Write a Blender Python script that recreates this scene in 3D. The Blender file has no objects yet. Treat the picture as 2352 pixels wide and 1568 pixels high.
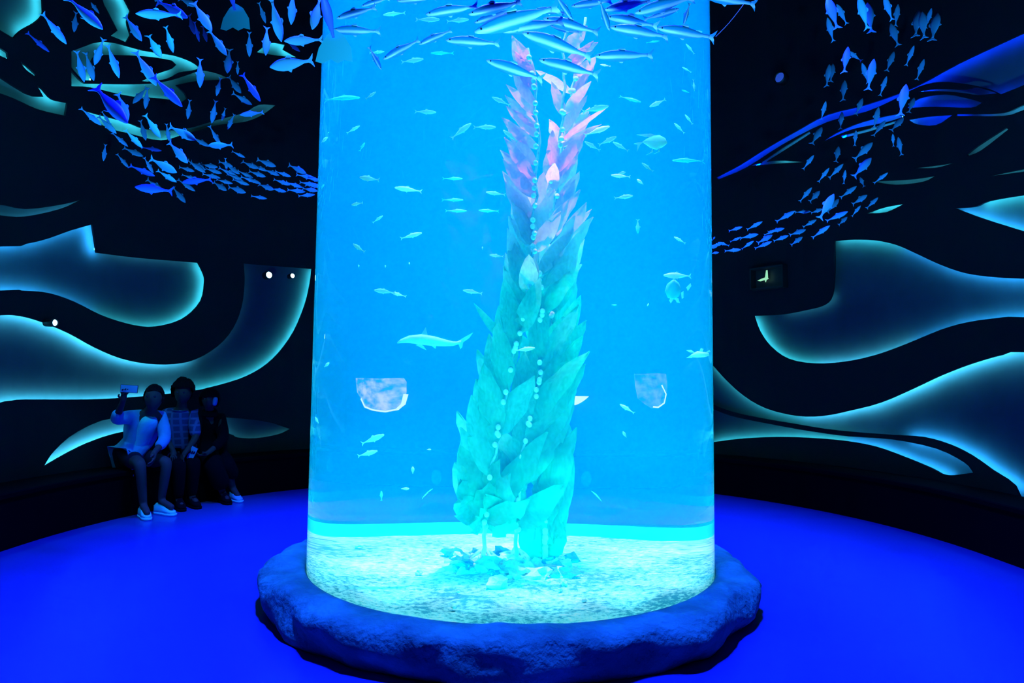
import bpy, bmesh, math, random
from mathutils import Vector, Matrix, noise
from mathutils.geometry import delaunay_2d_cdt
random.seed(7)
S = bpy.context.scene
COL = S.collection
PI = math.pi

# ------------------------------------------------------------------ camera
F = 1500.0; H = 1.35; PITCH = math.atan(97 / 1500); ROLL = math.radians(.62)
cd = bpy.data.cameras.new('camera'); cam = bpy.data.objects.new('camera', cd); COL.objects.link(cam)
cd.sensor_width = 36; cd.lens = 36 * F / 2352; cd.clip_end = 100
fw = Vector((0, math.cos(PITCH), math.sin(PITCH))); rt0 = Vector((1, 0, 0)); up0 = Vector((0, -math.sin(PITCH), math.cos(PITCH)))
cR, sR = math.cos(ROLL), math.sin(ROLL)
rt = rt0 * cR + up0 * sR; up = up0 * cR - rt0 * sR
cam.matrix_world = Matrix(((rt.x, up.x, -fw.x, 0), (rt.y, up.y, -fw.y, 0), (rt.z, up.z, -fw.z, H), (0, 0, 0, 1)))
S.camera = cam
CAM = Vector((0, 0, H))

def ray(x, y):
    a = (x - 1176) / F; b = -(y - 784) / F
    return (fw + rt * a + up * b).normalized()
def at(x, y, Y):                       # world point seen at a photo pixel, at world depth y = Y
    r = ray(x, y); return CAM + r * (Y / r.y)

# ------------------------------------------------------------------ view and render settings
S.view_settings.view_transform = 'Standard'; S.view_settings.look = 'None'
S.view_settings.exposure = 0; S.view_settings.gamma = 1; S.view_settings.use_curve_mapping = False
cy = S.cycles
cy.use_denoising = True
cy.max_bounces = 8; cy.diffuse_bounces = 2; cy.glossy_bounces = 3; cy.transmission_bounces = 6; cy.volume_bounces = 1
cy.caustics_refractive = False; cy.caustics_reflective = False; cy.sample_clamp_indirect = 4
w = bpy.data.worlds.new('world'); S.world = w; w.use_nodes = True
w.node_tree.nodes['Background'].inputs[0].default_value = (0, 0, .004, 1)
w.node_tree.nodes['Background'].inputs[1].default_value = .5

TX, TY, TR, TZ0, TZ1 = 0.006, 4.5, 1.32, .12, 5.8      # the tank
SAND = .205
def area(name, loc, size, power, col, rot=(0, 0, 0), shape='DISK', spread=180, size_y=None):
    l = bpy.data.lights.new(name, 'AREA'); l.shape = shape; l.size = size
    if size_y: l.size_y = size_y
    l.energy = power; l.color = col; l.spread = math.radians(spread)
    o = bpy.data.objects.new(name, l); o.location = loc; o.rotation_euler = rot; COL.objects.link(o); return o
def spot(name, loc, tgt, power, col, ang=80, blend=.5, rad=.08):
    l = bpy.data.lights.new(name, 'SPOT'); l.energy = power; l.color = col; l.spot_size = math.radians(ang); l.spot_blend = blend; l.shadow_soft_size = rad
    o = bpy.data.objects.new(name, l); o.location = loc; o.rotation_euler = (Vector(tgt) - Vector(loc)).to_track_quat('-Z', 'Y').to_euler(); COL.objects.link(o); return o
spot('tank_glow_fill', (-1.7, 3.2, 6.3), (-3.5, 6.75, .5), 800, (.02, .45, 1), 20, .9, .08)  # added spot standing in for the tank's glow on the sitters
# lamps of the water column
area('tank_top_lamp', (TX, TY, 5.6), 2.4, 620, (.05, .36, 1.0), spread=110)
for k in range(6):
    a = 2 * PI * k / 6 + .3
    spot('tank_beam_lamp', (TX + .85 * math.cos(a), TY + .85 * math.sin(a), 5.5), (TX + .75 * math.cos(a), TY + .75 * math.sin(a), 0), 480, (.05, .38, 1.0), 36, .9, .1)
spot('kelp_lamp', (TX + .3, TY - .3, 5.5), (TX + .15, TY, 2.6), 1300, (1, .28, .75), 34, 1, .05)
for k in range(15):                    # added uplights for the bottom glow, hidden in the channel behind the rim's lip
    a = .05 + (PI - .1) * k / 14
    area('foot_glow_fill', (TX + 1.293 * math.cos(a), TY + 1.293 * math.sin(a), .262), .28, 26, (0, 1, .8), rot=(PI, 0, a + PI / 2), shape='RECTANGLE', size_y=.018)
for x, p_ in ((-.75, 9), (-.35, 9), (0, 9), (.35, 9), (.75, 9)):        # added unseen fill lighting the fish from behind the front glass
    yy = TY - math.sqrt(1.27 ** 2 - x * x)
    area('fish_front_fill', (TX + x, yy, .75), .2, p_, (.02, .75, 1.0), rot=Vector((-x * .3, -1, -.45)).to_track_quat('Z', 'Y').to_euler(), spread=150)
for x in (-1.0, -.6, -.2, .2, .6, 1.0):       # added unseen fill skimming the sand, for a glow low in the water
    area('sand_glow_fill', (TX + x, TY - math.sqrt(1.28 ** 2 - x * x), .36), .16, 12 if abs(x) < .3 else 48, (0, .85, 1.0), rot=Vector((x * .25, -1, .03)).to_track_quat('Z', 'Y').to_euler(), spread=55)
# deep blue ceiling lamps over the floor ring
for k in range(10):
    a = 2 * PI * k / 10 + .2
    x, y = 1.4 * math.cos(a), TY + 1.4 * math.sin(a)
    spot('ceiling_floor_lamp', (x, y, 6.2), (x, y, 0), 3400, (.012, .035, 1), 66, 1, .12)
# blue lamps washing the hanging fish
spot('fish_lamp_left', (-1.9, 2.0, .5), (-2.3, 4.2, 3.6), 560, (.03, .44, 1), 84, .8, .1)
area('mackerel_fill', (0, .9, .9), .5, 15, (.10, .62, 1), rot=((Vector((0, 2.6, 2.9)) - Vector((0, .9, .9))).to_track_quat('-Z', 'Y').to_euler()), spread=60)  # added camera-side fill for the mackerel, no fixture there
spot('fish_lamp_right', (2.1, 2.4, .5), (2.5, 5.0, 3.6), 560, (.03, .44, 1), 74, .8, .1)

# ------------------------------------------------------------------ materials
def new_mat(name):
    m = bpy.data.materials.new(name); m.use_nodes = True; nt = m.node_tree
    b = nt.nodes['Principled BSDF']; return m, nt, b
def mat(name, col, rough=.6, spec=.5, metal=0, bump=0, bscale=40, vary=0, vscale=6, trans=0, coat=0):
    m, nt, b = new_mat(name); N = nt.nodes; L = nt.links
    b.inputs['Base Color'].default_value = (*col, 1); b.inputs['Roughness'].default_value = rough
    b.inputs['Specular IOR Level'].default_value = spec; b.inputs['Metallic'].default_value = metal
    b.inputs['Coat Weight'].default_value = coat
    tc = N.new('ShaderNodeTexCoord')
    if vary:
        n = N.new('ShaderNodeTexNoise'); n.inputs['Scale'].default_value = vscale; n.inputs['Detail'].default_value = 5
        L.new(tc.outputs['Object'], n.inputs['Vector'])
        r = N.new('ShaderNodeValToRGB'); r.color_ramp.elements[0].position = .35; r.color_ramp.elements[1].position = .65
        r.color_ramp.elements[0].color = (*[c * (1 - vary) for c in col], 1); r.color_ramp.elements[1].color = (*[min(1, c * (1 + vary)) for c in col], 1)
        L.new(n.outputs['Fac'], r.inputs['Fac']); L.new(r.outputs['Color'], b.inputs['Base Color'])
    if bump:
        n = N.new('ShaderNodeTexNoise'); n.inputs['Scale'].default_value = bscale; n.inputs['Detail'].default_value = 6
        L.new(tc.outputs['Object'], n.inputs['Vector'])
        bp = N.new('ShaderNodeBump'); bp.inputs['Strength'].default_value = bump; bp.inputs['Distance'].default_value = .02
        L.new(n.outputs['Fac'], bp.inputs['Height']); L.new(bp.outputs['Normal'], b.inputs['Normal'])
    if trans:
        t = N.new('ShaderNodeBsdfTranslucent'); t.inputs['Color'].default_value = (*col, 1)
        mx = N.new('ShaderNodeMixShader'); mx.inputs[0].default_value = trans
        L.new(b.outputs[0], mx.inputs[1]); L.new(t.outputs[0], mx.inputs[2]); L.new(mx.outputs[0], N['Material Output'].inputs['Surface'])
    return m
def emit(name, col, strength):
    m, nt, b = new_mat(name); b.inputs['Base Color'].default_value = (0, 0, 0, 1)
    b.inputs['Emission Color'].default_value = (*col, 1); b.inputs['Emission Strength'].default_value = strength; return m

M = {}
M['wall'] = mat('black_painted_wall', (.006, .006, .012), .75, .2)
M['backing'] = mat('grey_backing_plaster', (.12, .13, .13), .9, .1, vary=.08, vscale=3)
M['bench'] = mat('black_bench_vinyl', (.002, .002, .003), .8, .02)
M['floor'] = mat('blue_vinyl_floor', (.03, .06, .26), .32, .35, vary=.07, vscale=.9, bump=.05, bscale=3)
M['ceiling'] = mat('black_ceiling', (.006, .006, .01), .8, .1)
M['rock'] = mat('grey_green_cast_rock', (.04, .5, .2), .85, .2, bump=.9, bscale=30, vary=.3, vscale=5)
M['fixture'] = mat('black_metal', (.01, .01, .012), .4)
M['led_cyan'] = emit('cyan_strip', (.06, .6, 1), 85)
M['led_blue'] = emit('blue_strip', (.02, .36, 1), 85)
M['led_teal'] = emit('teal_strip', (.04, .66, .9), 55)
M['led_deep'] = emit('deep_blue_strip', (.0, .03, 1), 45)
M['led_dim'] = emit('dim_teal_strip', (.05, .5, .75), 9)
M['school'] = mat('pale_blue_fish_enamel', (.2, .62, 1), .5, .3)
M['school_dark'] = mat('dark_blue_fish_enamel', (.05, .12, .7), .5, .3)
M['thread'] = mat('black_thread', (.01, .01, .01), .8)
m, nt, b = new_mat('coral_sand'); N = nt.nodes; L = nt.links; tc = N.new('ShaderNodeTexCoord')
n1 = N.new('ShaderNodeTexNoise'); n1.inputs['Scale'].default_value = 26; n1.inputs['Detail'].default_value = 8; n1.inputs['Roughness'].default_value = .7
n2 = N.new('ShaderNodeTexNoise'); n2.inputs['Scale'].default_value = 2.2; n2.inputs['Detail'].default_value = 3
ma = N.new('ShaderNodeMath'); ma.operation = 'MULTIPLY_ADD'; ma.inputs[1].default_value = .55
rr = N.new('ShaderNodeValToRGB'); e = rr.color_ramp.elements; e[0].position = .66; e[0].color = (.04, .28, .33, 1); e[1].position = .92; e[1].color = (1, .75, .6, 1); k_ = e.new(.74); k_.color = (.32, .62, .55, 1); k_ = e.new(.84); k_.color = (.6, .78, .68, 1)
for q in (n1, n2): L.new(tc.outputs['Object'], q.inputs['Vector'])
L.new(n2.outputs['Fac'], ma.inputs[0]); L.new(n1.outputs['Fac'], ma.inputs[2]); L.new(ma.outputs[0], rr.inputs['Fac']); L.new(rr.outputs['Color'], b.inputs['Base Color'])
bp = N.new('ShaderNodeBump'); bp.inputs['Strength'].default_value = 1; bp.inputs['Distance'].default_value = .02; L.new(n1.outputs['Fac'], bp.inputs['Height']); L.new(bp.outputs['Normal'], b.inputs['Normal']); b.inputs['Roughness'].default_value = .95
M['sand'] = m
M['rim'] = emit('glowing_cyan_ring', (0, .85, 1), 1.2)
M['tfish'] = mat('silver_fish_skin', (.75, .95, .9), .4, .5, trans=.45)
M['shark'] = mat('grey_shark_skin', (.3, .8, .75), .5, .4, trans=.4)

# ------------------------------------------------------------------ helpers
def tag(o, label=None, cat=None, group=None, kind=None):
    if label: o['label'] = label
    if cat: o['category'] = cat
    if group: o['group'] = group
    if kind: o['kind'] = kind
    return o
def link(name, me, m=None, parent=None, smooth=True):
    if m is not None: me.materials.append(m)
    if smooth:
        for p in me.polygons: p.use_smooth = True
    o = bpy.data.objects.new(name, me); COL.objects.link(o)
    if parent: o.parent = parent
    return o
def mesh(name, vs, fs, m=None, parent=None, smooth=True, clean=False):
    me = bpy.data.meshes.new(name); me.from_pydata([tuple(v) for v in vs], [], fs)
    if clean:
        b = bmesh.new(); b.from_mesh(me); bmesh.ops.recalc_face_normals(b, faces=b.faces); b.to_mesh(me); b.free()
    me.update(); return link(name, me, m, parent, smooth)
def lathe(prof, n=64, cx=0, cyy=0, closed=False):
    vs = []; fs = []; k = len(prof)
    for i in range(n):
        a = 2 * PI * i / n
        for r, z in prof: vs.append((cx + r * math.cos(a), cyy + r * math.sin(a), z))
    for i in range(n):
        j = (i + 1) % n
        for q in range(k if closed else k - 1):
            p = (q + 1) % k
            fs.append((i * k + q, j * k + q, j * k + p, i * k + p))
    return vs, fs
def tube(pts, rads, seg=6, cap=True):
    vs = []; fs = []; n = len(pts); pts = [Vector(p) for p in pts]
    for i, p in enumerate(pts):
        t = (pts[min(i + 1, n - 1)] - pts[max(i - 1, 0)]).normalized()
        u = t.cross(Vector((.31, .2, .93))).normalized(); v = t.cross(u)
        for s in range(seg):
            a = 2 * PI * s / seg; r = rads[i] if hasattr(rads, '__len__') else rads
            vs.append(p + (u * math.cos(a) + v * math.sin(a)) * r)
    for i in range(n - 1):
        for s in range(seg):
            t_ = (s + 1) % seg
            fs.append((i * seg + s, i * seg + t_, (i + 1) * seg + t_, (i + 1) * seg + s))
    if cap:
        fs.append(tuple(range(seg))[::-1]); fs.append(tuple((n - 1) * seg + s for s in range(seg)))
    return vs, fs
def empty(name, loc=(0, 0, 0)):
    o = bpy.data.objects.new(name, None); o.location = loc; o.empty_display_size = .1; COL.objects.link(o); return o

# ------------------------------------------------------------------ wall plan: straight, half circle, straight
WCX, WCY, WR = -.05, 5.37, 4.37; YB = -3.0
L1 = WCY - YB; L2 = PI * WR; LT = 2 * L1 + L2
def plan(u):
    if u < L1: return Vector((WCX - WR, YB + u)), Vector((-1, 0))
    if u < L1 + L2:
        a = PI - (u - L1) / WR; n = Vector((math.cos(a), math.sin(a))); return Vector((WCX, WCY)) + n * WR, n
    return Vector((WCX + WR, WCY - (u - L1 - L2))), Vector((1, 0))
def W(u, v, off=0.0):
    p, n = plan(u); p = p + n * off; return Vector((p.x, p.y, v))
def wallpt(x, y):
    r = ray(x, y); d = Vector((r.x, r.y)); o = -Vector((WCX, WCY))
    A = d.dot(d); B = 2 * o.dot(d); C = o.dot(o) - WR * WR; D = B * B - 4 * A * C
    t = (-B + math.sqrt(D)) / (2 * A) if D > 0 else -1
    if D > 0 and t * d.y > WCY:
        p = d * t; a = math.atan2(p.y - WCY, p.x - WCX); return (L1 + (PI - a) * WR, H + r.z * t)
    if r.x < 0: t = (WCX - WR) / r.x; return (r.y * t - YB, H + r.z * t)
    t = (WCX + WR) / r.x; return (L1 + L2 + WCY - r.y * t, H + r.z * t)

# ------------------------------------------------------------------ floor, ceiling, walls
ZC = 6.6
def ring_pts(off, n=48):
    us = [0] + [L1 + L2 * i / n for i in range(n + 1)] + [LT]
    return [W(u, 0, off) for u in us]
def slab(name, z0, z1, off, m):
    p = ring_pts(off); n = len(p)
    vs = [(q.x, q.y, z0) for q in p] + [(q.x, q.y, z1) for q in p]
    fs = [tuple(range(n))[::-1], tuple(range(n, 2 * n))] + [(i, (i + 1) % n, n + (i + 1) % n, n + i) for i in range(n)]
    o = mesh(name, vs, fs, m, smooth=False, clean=True); o['kind'] = 'structure'; return o
slab('floor', -.1, 0, .16, M['floor'])
slab('ceiling', ZC, ZC + .1, .16, M['ceiling'])
vs = [(WCX - WR - .16, YB - .1, 0), (WCX + WR + .16, YB - .1, 0), (WCX + WR + .16, YB, 0), (WCX - WR - .16, YB, 0)]
vs = vs + [(a, b, ZC) for a, b, c in vs]
o = mesh('wall_front', vs, [(0, 1, 5, 4), (1, 2, 6, 5), (2, 3, 7, 6), (3, 0, 4, 7), (0, 3, 2, 1), (4, 5, 6, 7)], M['wall'], smooth=False); o['kind'] = 'structure'

# cut-outs in the black wall, traced as pixels; each: closed outline, and the stretches lit by a hidden strip (index ranges), strip kind
CUT = []
def cut(outline, *lit): CUT.append((outline, lit))
# left side
a = [(-420, 560), (0, 566), (60, 560), (110, 548), (160, 530), (212, 515), (222, 580)]
b = [(320, 592), (455, 603), (468, 630), (470, 650), (462, 690), (430, 725), (390, 743), (340, 750), (290, 742), (230, 722), (170, 692), (110, 672), (50, 667), (0, 667), (-420, 690)]
cut(a + b, (0, 6, 'led_blue'), (6, 8, 'led_dim'), (8, 16, 'led_teal'), (16, 21, 'led_blue'))
a = [(-420, 800), (-90, 737), (0, 724), (50, 726), (100, 740), (160, 765), (220, 798), (280, 823), (340, 835), (400, 836), (450, 825), (500, 795), (535, 755), (555, 705), (562, 650), (560, 605),
     (716, 617), (712, 650), (700, 700), (675, 760), (640, 810), (600, 845), (550, 870), (480, 890), (445, 897), (380, 905), (300, 912), (200, 917), (60, 917), (30, 920), (0, 926), (-90, 965), (-420, 1060)]
cut(a, (0, 10, 'led_cyan'), (10, 15, 'led_dim'), (16, 24, 'led_teal'), (24, 32, 'led_cyan'))
cut([(100, 1072), (150, 1043), (200, 1018), (260, 997), (330, 984), (430, 978), (525, 995), (545, 1004), (590, 1006), (640, 997), (667, 985), (600, 966), (450, 955), (270, 958), (180, 990), (125, 1035)],
    (0, 6, 'led_cyan'), (6, 10, 'led_dim'))
# right side
cut([(1917, 553), (1960, 550), (2010, 552), (2060, 563), (2110, 585), (2160, 608), (2220, 628), (2290, 637), (2352, 640), (2620, 652), (2900, 660), (2900, 760), (2620, 745), (2352, 728), (2290, 730), (2220, 740), (2160, 757), (2080, 790),
     (2010, 815), (1940, 830), (1870, 834), (1810, 823), (1770, 795), (1745, 760), (1732, 725), (1795, 722), (1850, 712), (1893, 700), (1912, 676), (1917, 620)],
    (0, 3, 'led_teal'), (3, 10, 'led_blue'), (11, 17, 'led_blue'), (17, 20, 'led_cyan'), (20, 24, 'led_teal'), (25, 28, 'led_dim'))
cut([(1630, 830), (1640, 842), (1670, 875), (1710, 910), (1760, 938), (1830, 955), (1890, 955), (1950, 943), (2020, 925), (2090, 895), (2160, 862), (2230, 835), (2300, 815), (2352, 809), (2640, 835), (2760, 1290), (2400, 1200),
     (2330, 1115), (2280, 1080), (2230, 1045), (2180, 1020), (2120, 1003), (2050, 998), (1980, 993), (1900, 985), (1820, 972), (1750, 960), (1680, 945), (1630, 925)],
    (0, 5, 'led_teal'), (5, 14, 'led_cyan'), (17, 24, 'led_blue'), (24, 28, 'led_teal'))
cut([(1630, 1016), (1700, 1007), (1780, 1003), (1860, 1005), (1940, 1012), (2010, 1025), (2080, 1050), (2140, 1075), (2175, 1091), (2235, 1085), (2215, 1062), (2150, 1030), (2050, 1009), (1950, 1002), (1860, 990), (1750, 970), (1680, 955), (1630, 936)],
    (0, 4, 'led_teal'), (4, 8, 'led_blue'))
cut([(2192, 478), (2240, 475), (2270, 462), (2352, 448), (2450, 436), (2450, 560), (2352, 532), (2260, 503)], (1, 4, 'led_teal'), (5, 8, 'led_blue'))
cut([(1645, 407), (1700, 378), (1760, 340), (1830, 300), (1900, 263), (1990, 240), (2100, 200), (2200, 146), (2352, 75), (2450, 30), (2450, 150), (2352, 195), (2297, 217), (2270, 205), (2220, 193), (2160, 188), (2110, 199),
     (2050, 230), (1990, 256), (1900, 280), (1800, 330), (1715, 384), (1650, 412)], (0, 9, 'led_deep'), (10, 21, 'led_deep'))
cut([(2080, 248), (2110, 226), (2170, 217), (2230, 228), (2255, 236), (2230, 247), (2150, 245)], (0, 6, 'led_deep'))
cut([(2085, 275), (2130, 268), (2188, 264), (2150, 287), (2105, 285)], (0, 4, 'led_deep'))
cut([(1878, 332), (1920, 305), (1980, 280), (2060, 262), (2075, 268), (2030, 282), (1960, 296), (1905, 318)], (0, 7, 'led_deep'))
cut([(2105, 211), (2150, 204), (2215, 206), (2245, 201), (2290, 214), (2245, 218), (2200, 212), (2150, 209)], (0, 4, 'led_cyan'))
cut([(2195, 262), (2300, 260), (2352, 240), (2450, 205), (2450, 220), (2352, 252), (2305, 266), (2195, 266)], (0, 3, 'led_dim'), (3, 6, 'led_teal'))
cut([(2220, 355), (2245, 335), (2310, 293), (2316, 297), (2255, 344), (2224, 358)], (0, 5, 'led_dim'))
cut([(2000, 416), (2060, 414), (2100, 411), (2148, 404), (2120, 417), (2060, 424)], (0, 5, 'led_dim'))
cut([(1990, 490), (2030, 476), (2076, 468), (2035, 487)], (0, 3, 'led_teal'))
cut([(2262, 406), (2352, 388), (2400, 380), (2400, 388), (2352, 394)], (0, 3, 'led_dim'))
cut([(2100, 386), (2150, 380), (2190, 374), (2150, 385)], (0, 3, 'led_dim'))
cut([(1748, 372), (1800, 338), (1858, 302), (1862, 306), (1806, 342), (1754, 375)], (0, 5, 'led_teal'))
cut([(1720, 381), (1780, 368), (1845, 372), (1780, 376)], (0, 3, 'led_dim'))
cut([(1930, 312), (1990, 297), (2065, 275), (2070, 279), (1995, 302), (1935, 317)], (0, 5, 'led_teal'))
# upper left
cut([(-40, -60), (95, -60), (99, 12), (98, 34), (80, 52), (55, 66), (40, 78), (32, 88), (-40, 45)], (1, 5, 'led_teal'), (6, 8, 'led_dim'))
cut([(236, -50), (275, -20), (300, 25), (292, 50), (300, 80), (290, 97), (255, 82), (270, 70), (250, 30), (236, 0)], (0, 3, 'led_teal'), (5, 7, 'led_teal'))
cut([(164, 118), (240, 95), (330, 116), (400, 127), (440, 141), (462, 156), (440, 162), (412, 166), (385, 180), (345, 187), (326, 186), (360, 170), (395, 158), (405, 149), (395, 139), (330, 129), (240, 126), (215, 132), (208, 150), (212, 184), (190, 182), (164, 155)],
    (0, 1, 'led_dim'), (1, 5, 'led_teal'), (10, 15, 'led_teal'))
cut([(164, 162), (190, 189), (215, 192), (320, 193), (385, 186), (440, 169), (464, 161), (500, 168), (525, 178), (500, 183), (450, 186), (405, 195), (425, 215), (430, 226), (418, 234), (370, 226), (310, 222), (270, 215), (205, 200), (164, 198)],
    (0, 3, 'led_teal'), (4, 8, 'led_dim'), (14, 19, 'led_teal'))
cut([(185, 250), (215, 260), (290, 280), (340, 297), (420, 297), (500, 275), (560, 259), (596, 240), (634, 241), (600, 265), (560, 280), (500, 287), (430, 306), (370, 322), (300, 307), (240, 290)], (0, 3, 'led_teal'), (5, 10, 'led_dim'), (12, 15, 'led_teal'))
cut([(-40, 200), (30, 225), (85, 250), (150, 266), (155, 236), (120, 228), (98, 205), (84, 194), (100, 222), (60, 215), (-40, 150)], (0, 3, 'led_dim'), (4, 7, 'led_teal'))
cut([(590, 120), (620, 98), (655, 102), (650, 113), (684, 132), (640, 128)], (0, 4, 'led_teal'))
cut([(48, 142), (62, 152), (84, 172), (80, 175), (58, 158)], (0, 3, 'led_teal'))
cut([(-30, 100), (0, 110), (18, 122), (20, 136), (5, 130), (-30, 112)], (0, 4, 'led_teal'))
cut([(-60, 480), (0, 494), (60, 497), (140, 480), (190, 458), (140, 470), (60, 480), (0, 470)], (1, 4, 'led_dim'))

def smooth_line(p, closed, lit, n=3):
    # Catmull-Rom through the pixels except at sharp corners; keeps index -> range mapping
    out = []; idx = []
    N = len(p)
    def sharp(i):
        a = Vector(p[i]) - Vector(p[i - 1]); b = Vector(p[(i + 1) % N]) - Vector(p[i])
        return a.angle(b, 0) > .75
    sh = [sharp(i) for i in range(N)]
    for i in range(N):
        idx.append(len(out)); p1 = Vector(p[i]); p2 = Vector(p[(i + 1) % N])
        p0 = p1 * 2 - p2 if sh[i] else Vector(p[i - 1]); p3 = p2 * 2 - p1 if sh[(i + 1) % N] else Vector(p[(i + 2) % N])
        m = n if (p2 - p1).length > 18 else 1
        for k in range(m):
            t = k / m
            out.append(.5 * ((2 * p1) + (p2 - p0) * t + (2 * p0 - 5 * p1 + 4 * p2 - p3) * t * t + (3 * p1 - p0 - 3 * p2 + p3) * t ** 3))
    idx.append(len(out))
    return out, idx
def inside(pt, poly):
    x, y = pt; c = False; n = len(poly)
    for i in range(n):
        x1, y1 = poly[i]; x2, y2 = poly[(i + 1) % n]
        if (y1 > y) != (y2 > y) and x < (x2 - x1) * (y - y1) / (y2 - y1) + x1: c = not c
    return c
polys = []; strips = []
for outline, lit in CUT:
    px, idx = smooth_line(outline, True, lit)
    uv = [wallpt(q.x, q.y) for q in px]
    ar = sum(uv[i][0] * uv[(i + 1) % len(uv)][1] - uv[(i + 1) % len(uv)][0] * uv[i][1] for i in range(len(uv)))
    polys.append(uv)
    for (a, b, kind) in lit:
        seq = [uv[i % len(uv)] for i in range(idx[min(a, len(idx) - 1)], idx[min(b, len(idx) - 1)] + 1)]
        strips.append((seq, 1 if ar > 0 else -1, kind))
pts = []; edges = []
for uv in polys:
    s = len(pts); pts += [Vector(q) for q in uv]; edges += [(s + i, s + (i + 1) % len(uv)) for i in range(len(uv))]
us = [0, L1 * .25, L1 * .5, L1 * .75]
k = int(L2 / .22); us += [L1 + L2 * i / k for i in range(k + 1)]; us += [LT - L1 * .75, LT - L1 * .5, LT - L1 * .25, LT]
vsn = [ZC * i / 12 for i in range(13)]
s = len(pts); gu = []
for v in vsn:
    for u in us: pts.append(Vector((u, v)))
nu = len(us)
for i in range(nu - 1): edges += [(s + i, s + i + 1), (s + (len(vsn) - 1) * nu + i, s + (len(vsn) - 1) * nu + i + 1)]
for j in range(len(vsn) - 1): edges += [(s + j * nu, s + (j + 1) * nu), (s + j * nu + nu - 1, s + (j + 1) * nu + nu - 1)]
ov, oe, of, _, _, _ = delaunay_2d_cdt(pts, edges, [], 0, 1e-6)
bb = [(min(q[0] for q in p), max(q[0] for q in p), min(q[1] for q in p), max(q[1] for q in p)) for p in polys]
keep = []
for f in of:
    c = sum((ov[i] for i in f), Vector((0, 0))) / len(f)
    if any(b[0] < c.x < b[1] and b[2] < c.y < b[3] and inside(c, p) for p, b in zip(polys, bb)): continue
    keep.append(tuple(f))
bm = bmesh.new(); bv = [bm.verts.new(W(q.x, q.y, 0)) for q in ov]
for f in keep:
    try: bm.faces.new([bv[i] for i in f])
    except ValueError: pass
bmesh.ops.delete(bm, geom=[v for v in bm.verts if not v.link_faces], context='VERTS')
be = [e for e in bm.edges if e.is_boundary]
r = bmesh.ops.extrude_edge_only(bm, edges=be)       # the thickness of the panel shows at every cut edge
for v in [g for g in r['geom'] if isinstance(g, bmesh.types.BMVert)]:
    c = Vector((v.co.x, v.co.y))
    n = (c - Vector((WCX, WCY))).normalized() if c.y > WCY else Vector((-1 if c.x < WCX else 1, 0))
    v.co.x += n.x * .02; v.co.y += n.y * .02
me = bpy.data.meshes.new('wall_back'); bm.to_mesh(me); bm.free()
wall = link('wall_back', me, M['wall'], smooth=False); wall['kind'] = 'structure'
kk = 80; vs = []; fs = []
us2 = [0] + [L1 + L2 * i / kk for i in range(kk + 1)] + [LT]
for u in us2: vs += [W(u, 0, .11), W(u, ZC, .11), W(u, 0, .15), W(u, ZC, .15)]
for i in range(len(us2) - 1):
    a, b = i * 4, (i + 1) * 4; fs += [(a, a + 1, b + 1, b), (a + 2, b + 2, b + 3, a + 3), (a, b, b + 2, a + 2), (a + 1, a + 3, b + 3, b + 1)]
mesh('backing_panel', vs, fs, M['backing'], wall, smooth=False)
for seq, sg, kind in strips:
    seq = [Vector(q) for q in seq]; vs = []; fs = []
    for i, q in enumerate(seq):
        t = (seq[min(i + 1, len(seq) - 1)] - seq[max(i - 1, 0)]); t.normalize()
        nrm = Vector((t.y, -t.x)) * sg
        for a_ in (.028, .05): vs.append(W(q.x + nrm.x * a_, q.y + nrm.y * a_, .036))
    for i in range(len(seq) - 1):
        mq = (seq[i] + seq[i + 1]) / 2; tq = (seq[i + 1] - seq[i]).normalized(); nq = Vector((tq.y, -tq.x)) * sg
        if any(inside(mq + nq * o_, p_) for o_ in (.03, .048, .065) for p_, b_ in zip(polys, bb) if b_[0] - .1 < mq.x < b_[1] + .1 and b_[2] - .1 < mq.y < b_[3] + .1): continue
        a, b = i * 2, (i + 1) * 2; fs.append((a, a + 1, b + 1, b))
    if fs: mesh('light_strip', vs, fs, M[kind], wall, smooth=False)

# black bench along the wall; its front edge meets the blue floor
p = [(.0, .0), (.0, .43), (-.02, .45), (-.02, .46), (-.46, .46), (-.46, .0)]
us3 = [1.5] + [L1 + L2 * i / 60 for i in range(61)] + [LT - 1.5]; vs = []; fs = []
for u in us3:
    for (o_, z) in ((-.45, 0), (-.45, .4), (-.47, .41), (-.47, .44), (-.46, .45), (-.005, .45), (-.005, 0)): vs.append(W(u, z, o_))
for i in range(len(us3) - 1):
    for c in range(7): fs.append((i * 7 + c, (i + 1) * 7 + c, (i + 1) * 7 + (c + 1) % 7, i * 7 + (c + 1) % 7))
fs += [tuple(range(7)), tuple(range(len(vs) - 7, len(vs)))[::-1]]
bench = mesh('bench', vs, fs, M['bench'], smooth=False, clean=True)
tag(bench, 'long black bench curving round the foot of the dark wall', 'bench')

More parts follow.
